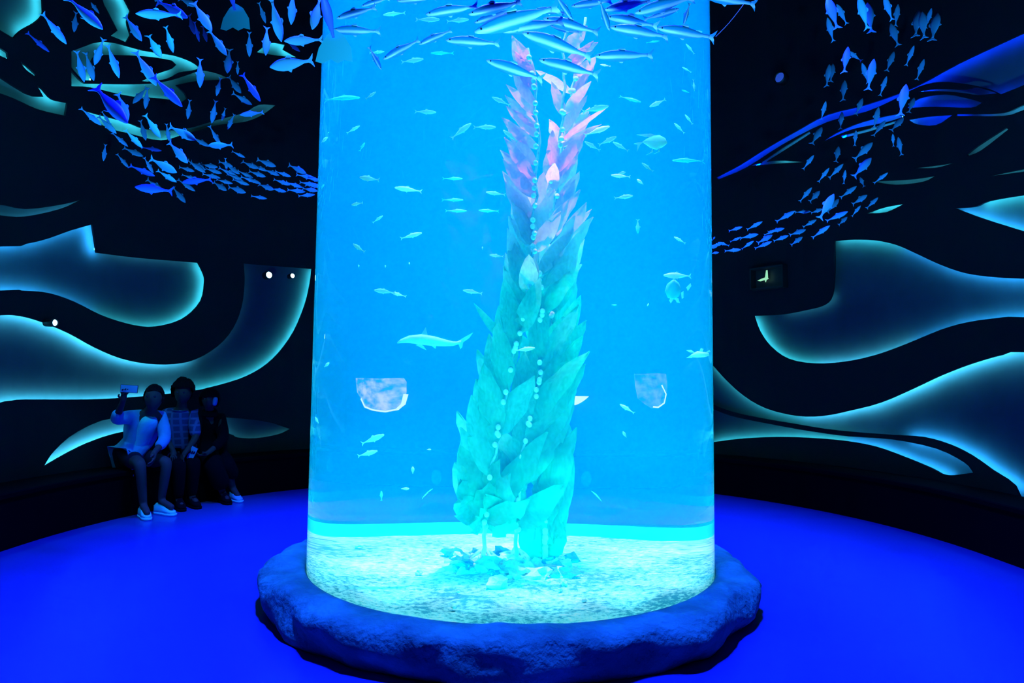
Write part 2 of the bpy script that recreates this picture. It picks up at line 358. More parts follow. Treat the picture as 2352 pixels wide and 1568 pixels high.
# ------------------------------------------------------------------ tank
tank = empty('aquarium_tank', (TX, TY, 0)); tag(tank, 'tall cylindrical aquarium column filled with glowing blue water', 'aquarium')
def inside_tank(o): o.parent = tank; o.matrix_parent_inverse = Matrix.Translation((-TX, -TY, 0)); return o
n = 160; vs = []; fs = []
for i in range(n):
    a = 2 * PI * i / n; vs += [(TR * math.cos(a), TR * math.sin(a), TZ0), (TR * math.cos(a), TR * math.sin(a), TZ1)]
for i in range(n):
    j = (i + 1) % n; fs.append((2 * i, 2 * j, 2 * j + 1, 2 * i + 1))
vs += vs[:]; fs += [tuple(2 * n + 2 * i for i in range(n))[::-1], tuple(2 * n + 2 * i + 1 for i in range(n))]      # caps keep their own corners so the side shades straight
m, nt, b = new_mat('acrylic_and_water'); nt.nodes.remove(b); N = nt.nodes; L = nt.links
g = N.new('ShaderNodeBsdfGlass'); g.inputs['IOR'].default_value = 1.33; g.inputs['Roughness'].default_value = 0
L.new(g.outputs[0], N['Material Output'].inputs['Surface'])
v1 = N.new('ShaderNodeVolumeScatter'); v1.inputs['Color'].default_value = (0, .36, 1, 1); v1.inputs['Density'].default_value = .27; v1.inputs['Anisotropy'].default_value = .1
v2 = N.new('ShaderNodeVolumeAbsorption'); v2.inputs['Color'].default_value = (.4, .85, 1, 1); v2.inputs['Density'].default_value = .06
ad = N.new('ShaderNodeAddShader'); L.new(v1.outputs[0], ad.inputs[0]); L.new(v2.outputs[0], ad.inputs[1]); L.new(ad.outputs[0], N['Material Output'].inputs['Volume'])
water = mesh('water', vs, fs, m, tank)
for p in water.data.polygons[-2:]: p.use_smooth = False
water['label'] = 'clear blue water behind curved acrylic'
vs, fs = lathe([(TR + .02, TZ1), (TR + .02, TZ1 + .06), (0.001, TZ1 + .06)], 64); mesh('lid', vs, fs, M['fixture'], tank, smooth=False)
vs, fs = lathe([(TR + .03, TZ1 - .1), (TR + .03, TZ1 + .03), (TR + .005, TZ1 + .03), (TR + .005, TZ1 - .1)], 96, closed=True); mesh('collar', vs, fs, M['fixture'], tank, smooth=False)
# rim behind the sand, visible as a bright band on the far side
vs = []; fs = []; n = 60
for i in range(n + 1):
    a = -.25 + (PI + .5) * i / n
    for r_, z in ((TR - .05, .15), (TR - .05, SAND + .082), (TR - .056, SAND + .082), (TR - .058, .15)): vs.append((r_ * math.cos(a), r_ * math.sin(a), z))
for i in range(n):
    for c in range(4): fs.append((i * 4 + c, (i + 1) * 4 + c, (i + 1) * 4 + (c + 1) % 4, i * 4 + (c + 1) % 4))
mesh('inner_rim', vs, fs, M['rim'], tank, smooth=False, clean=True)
# sand bed
n = 90; vs = []; fs = []
rad = [TR * .998 * (i / 40) for i in range(41)]
for i, r_ in enumerate(rad):
    for j in range(n):
        a = 2 * PI * j / n; x, y = TX + r_ * math.cos(a), TY + r_ * math.sin(a)
        z = SAND - .01 + .012 * noise.noise(Vector((x * 3, y * 3, 1))) + .008 * noise.noise(Vector((x * 14, y * 14, 2))) + .03 * math.exp(-((x - .0) ** 2 + (y - TY + .3) ** 2) * 6)
        vs.append((x, y, z))
for i in range(40):
    for j in range(n):
        fs.append((i * n + j, i * n + (j + 1) % n, (i + 1) * n + (j + 1) % n, (i + 1) * n + j))
sand = mesh('sand', vs, fs, M['sand'])
tag(sand, 'bright pale coral sand covering the bottom of the tank', 'sand', kind='stuff')

# rock surround
prof = [(1.324, .0), (1.324, .2), (1.332, .213), (1.36, .22), (1.40, .222), (1.44, .222), (1.48, .217), (1.515, .205), (1.54, .185), (1.555, .155), (1.56, .125), (1.56, .095), (1.55, .065), (1.535, .035), (1.51, .0)]
n = 300; vs = []; fs = []; k = len(prof)
for i in range(n):
    a = 2 * PI * i / n
    for q, (r_, z) in enumerate(prof):
        d = Vector((math.cos(a), math.sin(a), 0)); P = d * r_ + Vector((0, 0, z))
        if q > 2:
            wgt = min(1, (q - 2) / 4)
            nn = noise.noise(Vector((P.x * 1.6, P.y * 1.6, z * 5 + 3))) * .07 + noise.noise(Vector((P.x * 4, P.y * 4, z * 9))) * .04 + noise.noise(Vector((P.x * 11, P.y * 11, z * 18))) * .012
            P += d * nn * wgt
            if z > .001: P.z += (noise.noise(Vector((P.x * 3.2, P.y * 3.2, 7))) * .045 + noise.noise(Vector((P.x * 9, P.y * 9, 17))) * .016) * min(1, z / .1) * (1 if q > 3 else .5)
            P.z = max(P.z, 0) if z > 0 else 0
        vs.append(P)
for i in range(n):
    for q in range(k - 1): fs.append((i * k + q, ((i + 1) % n) * k + q, ((i + 1) % n) * k + q + 1, i * k + q + 1))
rock = mesh('rock_surround', [Vector(v) for v in vs], fs, M['rock'], clean=True); rock.location = (TX, TY, 0)
tag(rock, 'low rugged blue rock kerb ringing the foot of the aquarium', 'rock kerb')

# ---- refraction: the water point seen at a photo pixel
def tank_ray(x, y):
    d = ray(x, y); o = CAM - Vector((TX, TY, 0))
    A = d.x ** 2 + d.y ** 2; B = 2 * (o.x * d.x + o.y * d.y); C = o.x ** 2 + o.y ** 2 - TR ** 2; D = B * B - 4 * A * C
    if D <= 0: D = 0
    t = (-B - math.sqrt(D)) / (2 * A); p = CAM + d * t
    n_ = Vector((p.x - TX, p.y - TY, 0)).normalized(); e = 1 / 1.33; c = -n_.dot(d); k_ = 1 - e * e * (1 - c * c)
    return p, (d * e + n_ * (e * c - math.sqrt(k_))).normalized()
def wat(x, y, Y):                      # point in the water at world depth y = Y
    p, d = tank_ray(x, y); t = (Y - p.y) / d.y
    q = p + d * max(t, .03)
    h_ = Vector((q.x - TX, q.y - TY)); 
    if h_.length > TR - .06:
        h_ = h_ * ((TR - .06) / h_.length); q = Vector((TX + h_.x, TY + h_.y, q.z))
    return q
# ------------------------------------------------------------------ fish meshes (unit length along +X, head at +X, back towards +Z)
def fish_meshes(key, deep=.2, thick=.1, m=None, peak=.62, nose=.06, slim=.028):
    st = [0, .04, .12, .25, .4, .55, .68, .8, .9, .96, 1.0]
    vs = []; fs = []; seg = 10
    for t in st:
        x = -.42 + .92 * t
        e = math.sin(PI * min(1, max(0, t)) ** (math.log(.5) / math.log(peak)))
        hz = max(slim if t < .5 else nose * .5, deep * .5 * e ** .8) if 0 < t < 1 else (slim if t == 0 else nose * .18)
        hy = hz * thick / deep * (1.0 if t > .3 else .8)
        for s_ in range(seg):
            a = 2 * PI * s_ / seg; vs.append((x, hy * math.cos(a), hz * math.sin(a)))
    for i in range(len(st) - 1):
        for s_ in range(seg):
            t_ = (s_ + 1) % seg; fs.append((i * seg + s_, i * seg + t_, (i + 1) * seg + t_, (i + 1) * seg + s_))
    fs += [tuple(range(seg))[::-1], tuple((len(st) - 1) * seg + q for q in range(seg))]
    body = bpy.data.meshes.new(key + '_body'); body.from_pydata(vs, [], fs); body.materials.append(m)
    for p in body.polygons: p.use_smooth = True
    def plate(nm, outline, th=.006):
        n_ = len(outline); v = [(x, -th, z) for x, z in outline] + [(x, th, z) for x, z in outline]
        f = [tuple(range(n_)), tuple(range(n_, 2 * n_))[::-1]] + [(i, n_ + i, n_ + (i + 1) % n_, (i + 1) % n_) for i in range(n_)]
        me = bpy.data.meshes.new(key + nm); me.from_pydata(v, [], f); me.materials.append(m); return me
    tail = plate('_tail', [(-.40, .02), (-.46, .05), (-.53, .115), (-.51, .04), (-.485, 0), (-.51, -.04), (-.53, -.115), (-.46, -.05), (-.40, -.02)])
    d = deep * .46
    dors = plate('_dorsal', [(.16, d * .8), (.04, d + .045), (-.02, d + .03), (-.04, d * .72)])
    belly = plate('_belly', [(.12, -d * .85), (.02, -d - .04), (-.02, -d * .8)])
    return body, tail, dors, belly
def place_fish(ms, tail_p, head_p, roll=0, view=None, fins=True, names=('tail_fin', 'dorsal_fin', 'belly_fin'), nm='hanging_fish', fat=1.0):
    X = head_p - tail_p; Lh = X.length; X.normalize(); c = (head_p + tail_p) / 2
    V = (c - CAM).normalized() if view is None else view
    Y = (V - X * V.dot(X)).normalized(); Z = X.cross(Y)
    if Z.z < -.15 or (abs(Z.z) <= .15 and X.z < 0 and False): Y = -Y; Z = -Z
    if roll:
        R_ = Matrix.Rotation(roll, 3, X); Y = R_ @ Y; Z = R_ @ Z
    o = bpy.data.objects.new(nm, ms[0]); COL.objects.link(o)
    o.matrix_world = Matrix.Translation(c) @ Matrix((X, Y, Z)).transposed().to_4x4() @ Matrix.Diagonal((Lh, Lh * fat, Lh * fat, 1))
    if fins:
        for me, pn in zip(ms[1:], names):
            ch = bpy.data.objects.new(pn, me); COL.objects.link(ch); ch.parent = o
    return o
ORD = ['first', 'second', 'third', 'fourth', 'fifth', 'sixth', 'seventh', 'eighth', 'ninth', 'tenth', 'eleventh', 'twelfth', 'thirteenth', 'fourteenth', 'fifteenth', 'sixteenth', 'seventeenth', 'eighteenth', 'nineteenth', 'twentieth']
def heading(x1, y1, x2, y2):           # tail -> head
    a = math.degrees(math.atan2(-(y2 - y1), x2 - x1)) % 360
    return ['right', 'up right', 'upward', 'up left', 'left', 'down left', 'downward', 'down right'][int((a + 22.5) // 45) % 8]
def label_rows(items, per, noun, where, group, cat='fish'):
    # items: (object, x, y, heading); split into rows from the top, then count from the left
    items = sorted(items, key=lambda q: q[2]); rows = [items[i:i + per] for i in range(0, len(items), per)]
    if len(rows) > 1 and len(rows[-1]) < 3: rows[-2] += rows.pop()
    for ri, row in enumerate(rows):
        for ci, (o, x, y, hd) in enumerate(sorted(row, key=lambda q: q[1])):
            tag(o, '%s heading %s, %s from left in %s row of %s' % (noun, hd, ORD[ci], ORD[ri], where), cat, group)

sc_ms = fish_meshes('school', .235, .1, M['school'], peak=.6)
sd_ms = fish_meshes('school_dark', .2, .1, M['school_dark'], peak=.6)
# left school: (tail x, tail y, head x, head y) read off an enlargement of the photograph
LEFT = """310 100 485 322;555 90 540 235;505 -10 750 215;640 -10 725 100;1320 110 990 100;915 120 1035 300;1210 195 1265 385;1085 260 1175 420;755 285 690 475;560 375 615 600;625 385 685 590;785 330 870 570;
990 380 1140 625;1120 560 1330 780 d;1415 20 1545 230;1530 225 1655 405;1890 20 1940 170;1980 -10 2055 305;2140 -60 2125 180;2335 -10 2280 215;1820 235 1820 415;1948 200 1940 405;2350 290 2075 300;
2280 440 1970 490;1675 360 1660 535;1735 450 1735 545;1460 430 1460 640;1610 570 1580 700;1385 730 1370 870;1575 735 1545 900;1070 640 970 755;1078 640 1060 795;860 685 935 880;590 790 740 915;720 850 850 975;
745 815 800 900;1025 880 1065 1025;1060 840 1170 1005;1215 905 1235 1030;1240 925 1430 1020;1400 1000 1530 1070;1530 920 1610 1060;1695 1058 1520 1062;820 970 935 1070;915 950 1040 1080;905 1080 1045 1140;
1035 1075 1180 1100 d;1235 1040 1370 1190;1370 1170 1500 1260;770 1055 755 1175;855 1125 940 1225;950 1210 1130 1285 d;1053 1150 1120 1265;1100 1160 1290 1260;1150 1245 1290 1330;1310 1220 1420 1250;1255 1395 985 1365 d;
1075 1310 1190 1400;1265 1370 1355 1480;1300 1310 1425 1395;1540 1310 1330 1330 d;1560 1330 1655 1390;1670 1365 1795 1405;1835 1430 1950 1450;1695 1105 1790 1150;1880 1165 2015 1215;1770 1180 1890 1230;2110 1205 2235 1265;
1925 1235 2040 1280;2010 1250 2125 1290;2165 1275 2300 1300;1470 1200 1590 1220;1645 1155 1655 1245;1600 1225 1740 1295;1650 1200 1750 1270;1735 1245 1850 1300;1820 1250 1940 1290;1480 1270 1610 1300;1580 1310 1700 1340;
1700 1310 1820 1350;1800 1300 1905 1340;2000 1310 2120 1350;1890 1345 2000 1385;1980 1375 2090 1400;2090 1330 2210 1370;2100 1385 2230 1400;2190 1330 2320 1355;2180 1430 2300 1420;2210 1375 2320 1395;1645 790 1620 880;
1710 835 1660 945;1670 560 1760 680;1700 680 1840 765;1770 545 1900 740 d;1920 820 1750 840;1310 -10 1440 45;1150 10 1370 130 d;200 240 360 380 d;1420 160 1455 305 d;1480 190 1510 305 d;2090 300 2190 375 d;1380 110 1420 250 d;
700 640 930 900 d;1395 1185 1500 1240;1500 1230 1620 1265;1660 1270 1780 1320;1760 1290 1880 1330;2240 1300 2350 1320;2230 1350 2360 1360;1600 1180 1700 1215;1840 1200 1950 1250;1330 1275 1440 1310;1070 -40 1190 5"""
RIGHT = """955 210 880 -20;925 310 880 130;1025 180 950 30;1180 215 1115 -30;1210 240 1180 20;1365 150 1305 -30;1390 195 1410 30;1410 340 1355 175;1540 270 1565 75;1605 285 1590 85;1615 210 1660 60;1665 300 1705 90;1005 540 1035 350;
1135 455 1030 380;1185 620 1140 470;1185 670 1230 440;1325 530 1380 385;1470 490 1530 340;1550 595 1605 440;875 645 895 480;905 610 922 475;997 750 1010 600;1275 715 1325 570;1425 860 1470 630;1490 840 1530 730;835 895 870 755;
1095 855 1145 735;978 965 990 835;1230 955 1265 800;1225 1015 1315 900;1360 975 1450 880;765 1075 840 950;1085 1090 1095 975;1375 1095 1370 1000;1435 1160 1410 1025;1085 1190 1220 1065;945 1210 965 1095;700 1265 780 1160;
1080 1320 1210 1180;815 1360 895 1255;895 1330 1000 1225;1003 1375 1015 1270;1155 1395 1125 1325;1230 1370 1335 1290;675 1507 765 1402;750 1507 825 1427;980 1477 1100 1392;825 1632 930 1452;880 1587 965 1487;1070 1527 1180 1457;
1175 1557 1260 1477;1065 1617 1130 1537;875 1652 1035 1582;965 1682 1030 1622;640 1587 755 1582;760 1592 845 1562;500 1657 640 1577;700 1697 800 1642;770 1777 900 1687;145 1727 245 1697;280 1717 395 1657;600 1757 720 1717;
610 1832 695 1772;230 1782 365 1752;155 1807 230 1777;410 1757 500 1717;440 1737 560 1707;480 1802 590 1762;360 1817 470 1757;340 1857 465 1807;115 1877 235 1867;240 1862 330 1802;10 1837 90 1827;145 1837 60 1812;10 1897 70 1887;20 1797 40 1770;-10 1860 60 1840"""
def school(txt, sc, ox, oy, ymin, ymax, ylim=None, L0=.2):
    out = []
    for it in txt.replace('\n', '').split(';'):
        q = it.split(); x1, y1, x2, y2 = [float(v) for v in q[:4]]; dark = len(q) > 4
        x1 = x1 / sc + ox; x2 = x2 / sc + ox; y1 = y1 / sc + oy; y2 = y2 / sc + oy
        ln = math.hypot(x2 - x1, y2 - y1); Y = min(ymax, max(ymin, F * L0 / max(ln, 1) * random.uniform(.92, 1.08)))
        if ylim: Y = ylim(x1, x2, y1, Y)
        dy = random.uniform(-.3, .3) * L0 * .8
        o = place_fish(sd_ms if dark else sc_ms, at(x1, y1, Y + dy), at(x2, y2, Y - dy), roll=random.uniform(-.35, .35))
        out.append((o, (x1 + x2) / 2, (y1 + y2) / 2, heading(x1, y1, x2, y2)))
    return out
def limL(x1, x2, y1, Y):
    if max(x1, x2) > 690 and y1 > 340: return max(Y, 5.9)
    if max(x1, x2) > 715: return 2.6
    return Y
lf = school(LEFT, 3.1784, 0, 0, 2.4, 6.4, limL)
label_rows([q for q in lf if q[2] < 330], 12, 'blue hanging fish', 'upper left school', 'upper left school')
label_rows([q for q in lf if q[2] >= 330], 12, 'blue hanging fish', 'left school tail', 'left school tail')
def limR(x1, x2, y1, Y): return max(Y, 5.9) if min(x1, x2) < 1690 else Y
rf = school(RIGHT, 3.2575, 1630, 0, 2.9, 6.3, limR)
label_rows([q for q in rf if q[2] < 330], 10, 'blue hanging fish', 'upper right school', 'upper right school')
label_rows([q for q in rf if q[2] >= 330], 12, 'blue hanging fish', 'right school tail', 'right school tail')

# ---- big mackerel-like fish hanging in front of the tank
m, nt, b = new_mat('mackerel_paint'); N = nt.nodes; L = nt.links
tc = N.new('ShaderNodeTexCoord'); sx = N.new('ShaderNodeSeparateXYZ'); L.new(tc.outputs['Generated'], sx.inputs[0])
r = N.new('ShaderNodeValToRGB'); e = r.color_ramp.elements; e[0].position = 0; e[0].color = (.02, .35, .7, 1); e[1].position = 1; e[1].color = (.0, .28, .6, 1)
for p_, c_ in ((.2, (.02, .34, .75, 1)), (.33, (.7, .85, 1, 1)), (.47, (.4, .6, 1, 1)), (.6, (.01, .32, .7, 1))):
    k_ = e.new(p_); k_.color = c_
ns = N.new('ShaderNodeTexNoise'); ns.inputs['Scale'].default_value = 5
mth = N.new('ShaderNodeMath'); mth.operation = 'MULTIPLY_ADD'; L.new(ns.outputs['Fac'], mth.inputs[0]); mth.inputs[1].default_value = .12; L.new(sx.outputs['Z'], mth.inputs[2])
sb = N.new('ShaderNodeMath'); sb.operation = 'SUBTRACT'; L.new(mth.outputs[0], sb.inputs[0]); sb.inputs[1].default_value = .06
L.new(tc.outputs['Object'], ns.inputs['Vector']); L.new(sb.outputs[0], r.inputs['Fac']); L.new(r.outputs['Color'], b.inputs['Base Color'])
b.inputs['Roughness'].default_value = .35
mk_ms = fish_meshes('mackerel', .2, .12, m, peak=.58)
M['eye'] = mat('dark_glossy_eye', (.01, .02, .05), .2)
ebm = bmesh.new(); bmesh.ops.create_uvsphere(ebm, u_segments=8, v_segments=6, radius=1)
eye_me = bpy.data.meshes.new('eye'); ebm.to_mesh(eye_me); ebm.free(); eye_me.materials.append(M['eye'])
FRONT = [(565, 78, 160, 180), (690, -8, 425, 60)]
front_px = [(862, 17, 773, 42, 2.5), (892, -4, 830, 14, 2.6), (872, 72, 765, 68, 2.35), (962, 92, 880, 136, 2.7), (1036, 70, 962, 102, 2.8), (1146, 100, 1024, 92, 2.6), (1096, 14, 978, 33, 2.5), (1000, -6, 912, 2, 2.8),
    (1196, 4, 1076, 33, 2.45), (1282, 16, 1090, 74, 2.3), (1292, 48, 1150, 72, 2.6), (1246, 182, 1117, 138, 2.55), (1358, 130, 1200, 75, 2.4), (1374, 172, 1238, 137, 2.6), (1374, 74, 1248, 42, 2.75), (1498, 126, 1366, 129, 2.5),
    (1494, 2, 1386, 23, 2.7), (1510, 60, 1392, 38, 2.6), (1534, 84, 1402, 62, 2.45), (1592, -6, 1458, 30, 2.4), (1640, 86, 1510, 64, 2.3), (1735, 10, 1610, -14, 2.1), (1404, 2, 1312, 14, 2.75), (1276, -12, 1314, 44, 2.5),
    (1378, 2, 1400, 70, 2.4), (1584, 8, 1570, 56, 2.65), (848, 108, 876, 160, 2.75), (1180, 20, 1090, 52, 2.9), (1210, -14, 1168, 22, 2.6), (1400, 12, 1480, -6, 2.8), (1300, 30, 1230, 20, 2.9), (1336, 76, 1264, 58, 3.0), (1480, 44, 1560, 20, 2.9)]
ff = []
for (x1, y1, x2, y2, Y) in front_px:
    o = place_fish(mk_ms, at(x1, y1, Y), at(x2, y2, Y), roll=random.uniform(-.15, .15), nm='mackerel')
    for sgn in (-1, 1):
        q = bpy.data.objects.new('eye', eye_me); COL.objects.link(q); q.parent = o; q.location = (.42, sgn * .027, .012); q.scale = (.013, .008, .013)
    ff.append((o, (x1 + x2) / 2, (y1 + y2) / 2, heading(x1, y1, x2, y2)))
label_rows(ff, 11, 'striped mackerel', 'fish before tank top', 'mackerel before tank', 'fish')
# two nearer dark fish whose broad tails show at the top left
M['wide_tail'] = mat('teal_painted_tail', (.04, .55, .75), .5)
for (c, sz, Y, lab) in (((541, 42), 62, 2.2, 'blue fish seen from below with broad notched tail, above the left school'), ((768, 110), 78, 2.0, 'dark teal fish with broad notched tail overlapping the left tank edge')):
    x, y = c
    o = place_fish(sd_ms, at(x, y - sz * .2, Y), at(x - sz * .35, y - sz * 1.6, Y - .12), nm='hanging_fish', fins=False, fat=1.1)
    ol = [(0, -.55), (.28, -.38), (.5, .0), (.54, .42), (.30, .36), (.10, .46), (-.1, .34), (-.34, .46), (-.56, .40), (-.46, 0), (-.22, -.38)]
    vs = []; 
    for dz in (0, .012):
        for a_, b_ in ol: vs.append(at(x + a_ * sz, y + b_ * sz, Y + dz))
    k_ = len(ol); fs = [tuple(range(k_)), tuple(range(k_, 2 * k_))[::-1]] + [(i, k_ + i, k_ + (i + 1) % k_, (i + 1) % k_) for i in range(k_)]
    bpy.context.view_layer.update(); t_ = mesh('tail_fin', vs, fs, M['wide_tail'], smooth=False); t_.parent = o; t_.matrix_parent_inverse = o.matrix_world.inverted()
    t_['label'] = 'broad notched tail fin'; tag(o, lab, 'fish')

# ------------------------------------------------------------------ fish in the water
tf_ms = fish_meshes('tank_fish', .24, .12, M['tfish'], peak=.6, nose=.1)
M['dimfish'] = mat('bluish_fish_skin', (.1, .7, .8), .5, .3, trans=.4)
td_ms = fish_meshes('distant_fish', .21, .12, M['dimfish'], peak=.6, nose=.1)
T = """978 257 48 -2 1;848 410 45 172 1;937 435 62 172 2;820 468 26 190 1;868 503 28 35 2;945 541 50 15 2;824 569 32 145 1;1040 410 45 0 3;1040 459 48 0 3;1048 484 48 0 3;1122 484 46 178 3;1138 444 44 172 2;1140 587 32 174 1;
883 669 48 172 1;915 676 36 165 2;1085 670 44 170 1;857 1008 55 22 1;845 1041 46 15 1;750 838 17 40 1;728 965 18 120 2;985 1032 11 0 2;948 1080 18 90 2;930 1122 20 0 2;876 1138 22 90 3;787 228 80 5 3;852 219 28 35 1;
812 297 34 30 2;745 322 20 40 2;1060 300 56 38 1;1114 292 50 0 1;948 139 50 8 1;905 32 50 185 2;983 45 54 0 1;1052 47 50 5 1;1015 122 52 180 3;1510 237 40 205 2;1448 228 50 -15 3;1396 323 44 25 1;1360 335 40 150 1;
1425 336 40 150 1;1560 294 32 135 2;1582 274 28 128 2;1487 384 32 142 1;1580 370 72 178 3;1425 404 44 175 2;1428 397 18 10 1;1471 418 20 140 2;1433 452 42 8 1;1465 520 32 -90 3;1561 551 30 150 1;1555 633 62 178 2;
1585 112 30 130 2;1577 160 24 150 2;1594 196 26 -85 1;1435 998 18 120 1;1440 938 38 148 2;1205 802 48 8 1;1172 312 42 140 2;1150 232 44 155 1;866 120 34 5 2;832 337 22 60 3;1390 150 24 170 2;1372 300 60 20 2;1368 250 60 12 1;
1108 570 8 90 1;940 606 8 90 2;885 612 7 90 2;824 611 7 90 2;1488 700 8 60 2;1630 270 22 95 3;1575 210 20 160 3;740 430 16 60 3;1410 700 14 0 3;1600 75 26 10 2;1540 24 30 175 2;1500 96 30 8 3"""
tf = []
for it in T.replace('\n', '').split(';'):
    x, y, ln, ang, dep = [float(v) for v in it.split()]
    a = math.radians(ang); dx, dy = math.cos(a) * ln / 2, -math.sin(a) * ln / 2
    Y = {1: 3.75, 2: 4.2, 3: 4.75}[int(dep)] + random.uniform(-.12, .12)
    if x < 800 or x > 1560: Y = TY - .05 + (int(dep) - 2) * .25
    P1 = wat(x - dx, y - dy, Y); P2 = wat(x + dx, y + dy, Y)
    P1.z = max(P1.z, SAND + .08); P2.z = max(P2.z, SAND + .08)
    if (P1 - P2).length < .01: continue
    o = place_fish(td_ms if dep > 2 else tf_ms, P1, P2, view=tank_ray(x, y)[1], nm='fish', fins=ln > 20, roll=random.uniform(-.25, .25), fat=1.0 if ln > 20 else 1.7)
    tf.append((o, x, y, heading(0, 0, dx, dy)))
label_rows([q for q in tf if q[1] < 1190], 10, 'pale fish', 'fish left of kelp', 'fish left of kelp')
label_rows([q for q in tf if q[1] >= 1190], 9, 'pale fish', 'fish right of kelp', 'fish right of kelp')

def plate3(name, pts3, th, m, parent=None):
    pts3 = [Vector(p) for p in pts3]; n_ = (pts3[1] - pts3[0]).cross(pts3[2] - pts3[0]).normalized() * th; k_ = len(pts3)
    vs = [p - n_ for p in pts3] + [p + n_ for p in pts3]
    fs = [tuple(range(k_))[::-1], tuple(range(k_, 2 * k_))] + [(i, (i + 1) % k_, k_ + (i + 1) % k_, k_ + i) for i in range(k_)]
    return mesh(name, vs, fs, m, parent, smooth=False)
# shark: spine points in the water, head to tail
SY = 3.9
shark = empty('shark', wat(985, 785, SY)); tag(shark, 'small pale grey shark gliding left of the kelp, mid-tank', 'shark')
def rel(o, pts_): return [p - o.location for p in pts_]
sp = [(913, 787), (922, 783), (940, 779), (965, 779), (995, 783), (1020, 787), (1040, 789), (1052, 787), (1062, 781)]
rr = [.004, .012, .022, .03, .029, .021, .014, .009, .007]
pp = rel(shark, [wat(x, y, SY + .02 * i) for i, (x, y) in enumerate(sp)])
v_, f_ = tube(pp, rr, 14); o = mesh('body', v_, f_, M['shark'], shark)
def W2(l, dY=0): return rel(shark, [wat(x, y, SY + .1 + dY) for x, y in l])
plate3('dorsal_fin', W2([(966, 770), (974, 757), (978, 751), (980, 760), (983, 772)]), .003, M['shark'], shark)
plate3('tail_fin', W2([(1050, 784), (1070, 772), (1087, 763), (1078, 776), (1064, 786), (1062, 797), (1057, 802), (1054, 792)], .05), .003, M['shark'], shark)
plate3('pectoral_fin', W2([(955, 792), (972, 793), (980, 804), (970, 800)], -.12), .003, M['shark'], shark)
plate3('pectoral_fin', W2([(955, 790), (968, 790), (974, 798)], .05), .003, M['shark'], shark)
plate3('pelvic_fin', W2([(990, 793), (1002, 794), (1000, 801)]), .003, M['shark'], shark)
# deep-bodied fish with trailing fins
JY = 3.8
jack = empty('threadfin_fish', wat(1500, 325, JY)); tag(jack, 'deep-bodied pale fish with long trailing fins, upper right of the tank', 'fish')
def WJ(l, d=0): return [wat(x, y, JY + d) - jack.location for x, y in l]
def puffy(name, outline, c, th, m, parent, f):      # closed outline swelling to a rounded body
    ol = f(outline); cc = f([c])[0]; ax = (tank_ray(*c)[1]); n_ = len(ol)
    vs = [cc - ax * th] + [cc + (q - cc) * .6 - ax * th * .75 for q in ol] + [cc + (q - cc) * .9 - ax * th * .35 for q in ol] + list(ol) + [cc + (q - cc) * .9 + ax * th * .35 for q in ol] + [cc + (q - cc) * .6 + ax * th * .75 for q in ol] + [cc + ax * th]
    fs = [(0, 1 + i, 1 + (i + 1) % n_) for i in range(n_)]
    for l_ in range(4):
        a_ = 1 + l_ * n_; fs += [(a_ + i, a_ + n_ + i, a_ + n_ + (i + 1) % n_, a_ + (i + 1) % n_) for i in range(n_)]
    a_ = 1 + 4 * n_; fs += [(a_ + i, a_ + n_, a_ + (i + 1) % n_) for i in range(n_)]
    return mesh(name, vs, fs, m, parent, clean=True)
puffy('body', [(1533, 328), (1528, 317), (1515, 310), (1500, 311), (1486, 318), (1474, 326), (1482, 331), (1494, 340), (1508, 344), (1522, 338), (1530, 332)], (1508, 326), .022, M['tfish'], jack, WJ)
plate3('dorsal_fin', WJ([(1512, 312), (1495, 307), (1462, 309), (1480, 313), (1498, 316)]), .0025, M['tfish'], jack)
plate3('tail_fin', WJ([(1478, 325), (1466, 327), (1456, 330), (1464, 332), (1463, 348), (1470, 333)]), .0025, M['tfish'], jack)
plate3('belly_fin', WJ([(1500, 340), (1492, 352), (1484, 356), (1500, 349)]), .0025, M['tfish'], jack)
plate3('belly_fin', WJ([(1515, 340), (1510, 349), (1502, 353), (1516, 348)]), .0025, M['tfish'], jack)
# lion-fish like round fish with ragged fins, and a spread-finned one at the right edge
LY = 4.15
lion = empty('ragged_fish', wat(1548, 665, LY)); tag(lion, 'round pale blue fish with ragged hanging fins, right side of the tank', 'fish')
def WL(l, d=0): return [wat(x, y, LY + d) - lion.location for x, y in l]
puffy('body', [(1548, 640), (1560, 650), (1565, 665), (1560, 680), (1550, 688), (1534, 684), (1527, 668), (1532, 652), (1541, 645)], (1547, 667), .03, M['dimfish'], lion, WL)
for l in ([(1540, 684), (1546, 688), (1541, 697), (1537, 690)], [(1550, 686), (1558, 684), (1562, 696), (1554, 694)], [(1564, 672), (1570, 668), (1570, 684), (1566, 686)], [(1576, 660), (1586, 650), (1588, 656), (1580, 668)], [(1545, 642), (1549, 632), (1552, 643)]):
    plate3('ragged_fin', WL(l, -.02), .0025, M['tfish'], lion)
star = empty('spread_finned_fish', wat(1606, 810, 4.35)); tag(star, 'pale cyan fish with spread fins, pressed near the right edge of the tank', 'fish')
def WS(l, d=0): return [wat(x, y, 4.35 + d) - star.location for x, y in l]
puffy('body', [(1580, 820), (1590, 812), (1602, 806), (1616, 808), (1628, 810), (1630, 816), (1618, 820), (1600, 821)], (1606, 814), .012, M['tfish'], star, WS)
for l in ([(1596, 810), (1588, 803), (1576, 804), (1584, 809)], [(1606, 807), (1610, 799), (1616, 801), (1613, 808)], [(1618, 810), (1630, 803), (1632, 808)], [(1586, 816), (1576, 822), (1590, 822)]):
    plate3('spread_fin', WS(l), .002, M['tfish'], star)

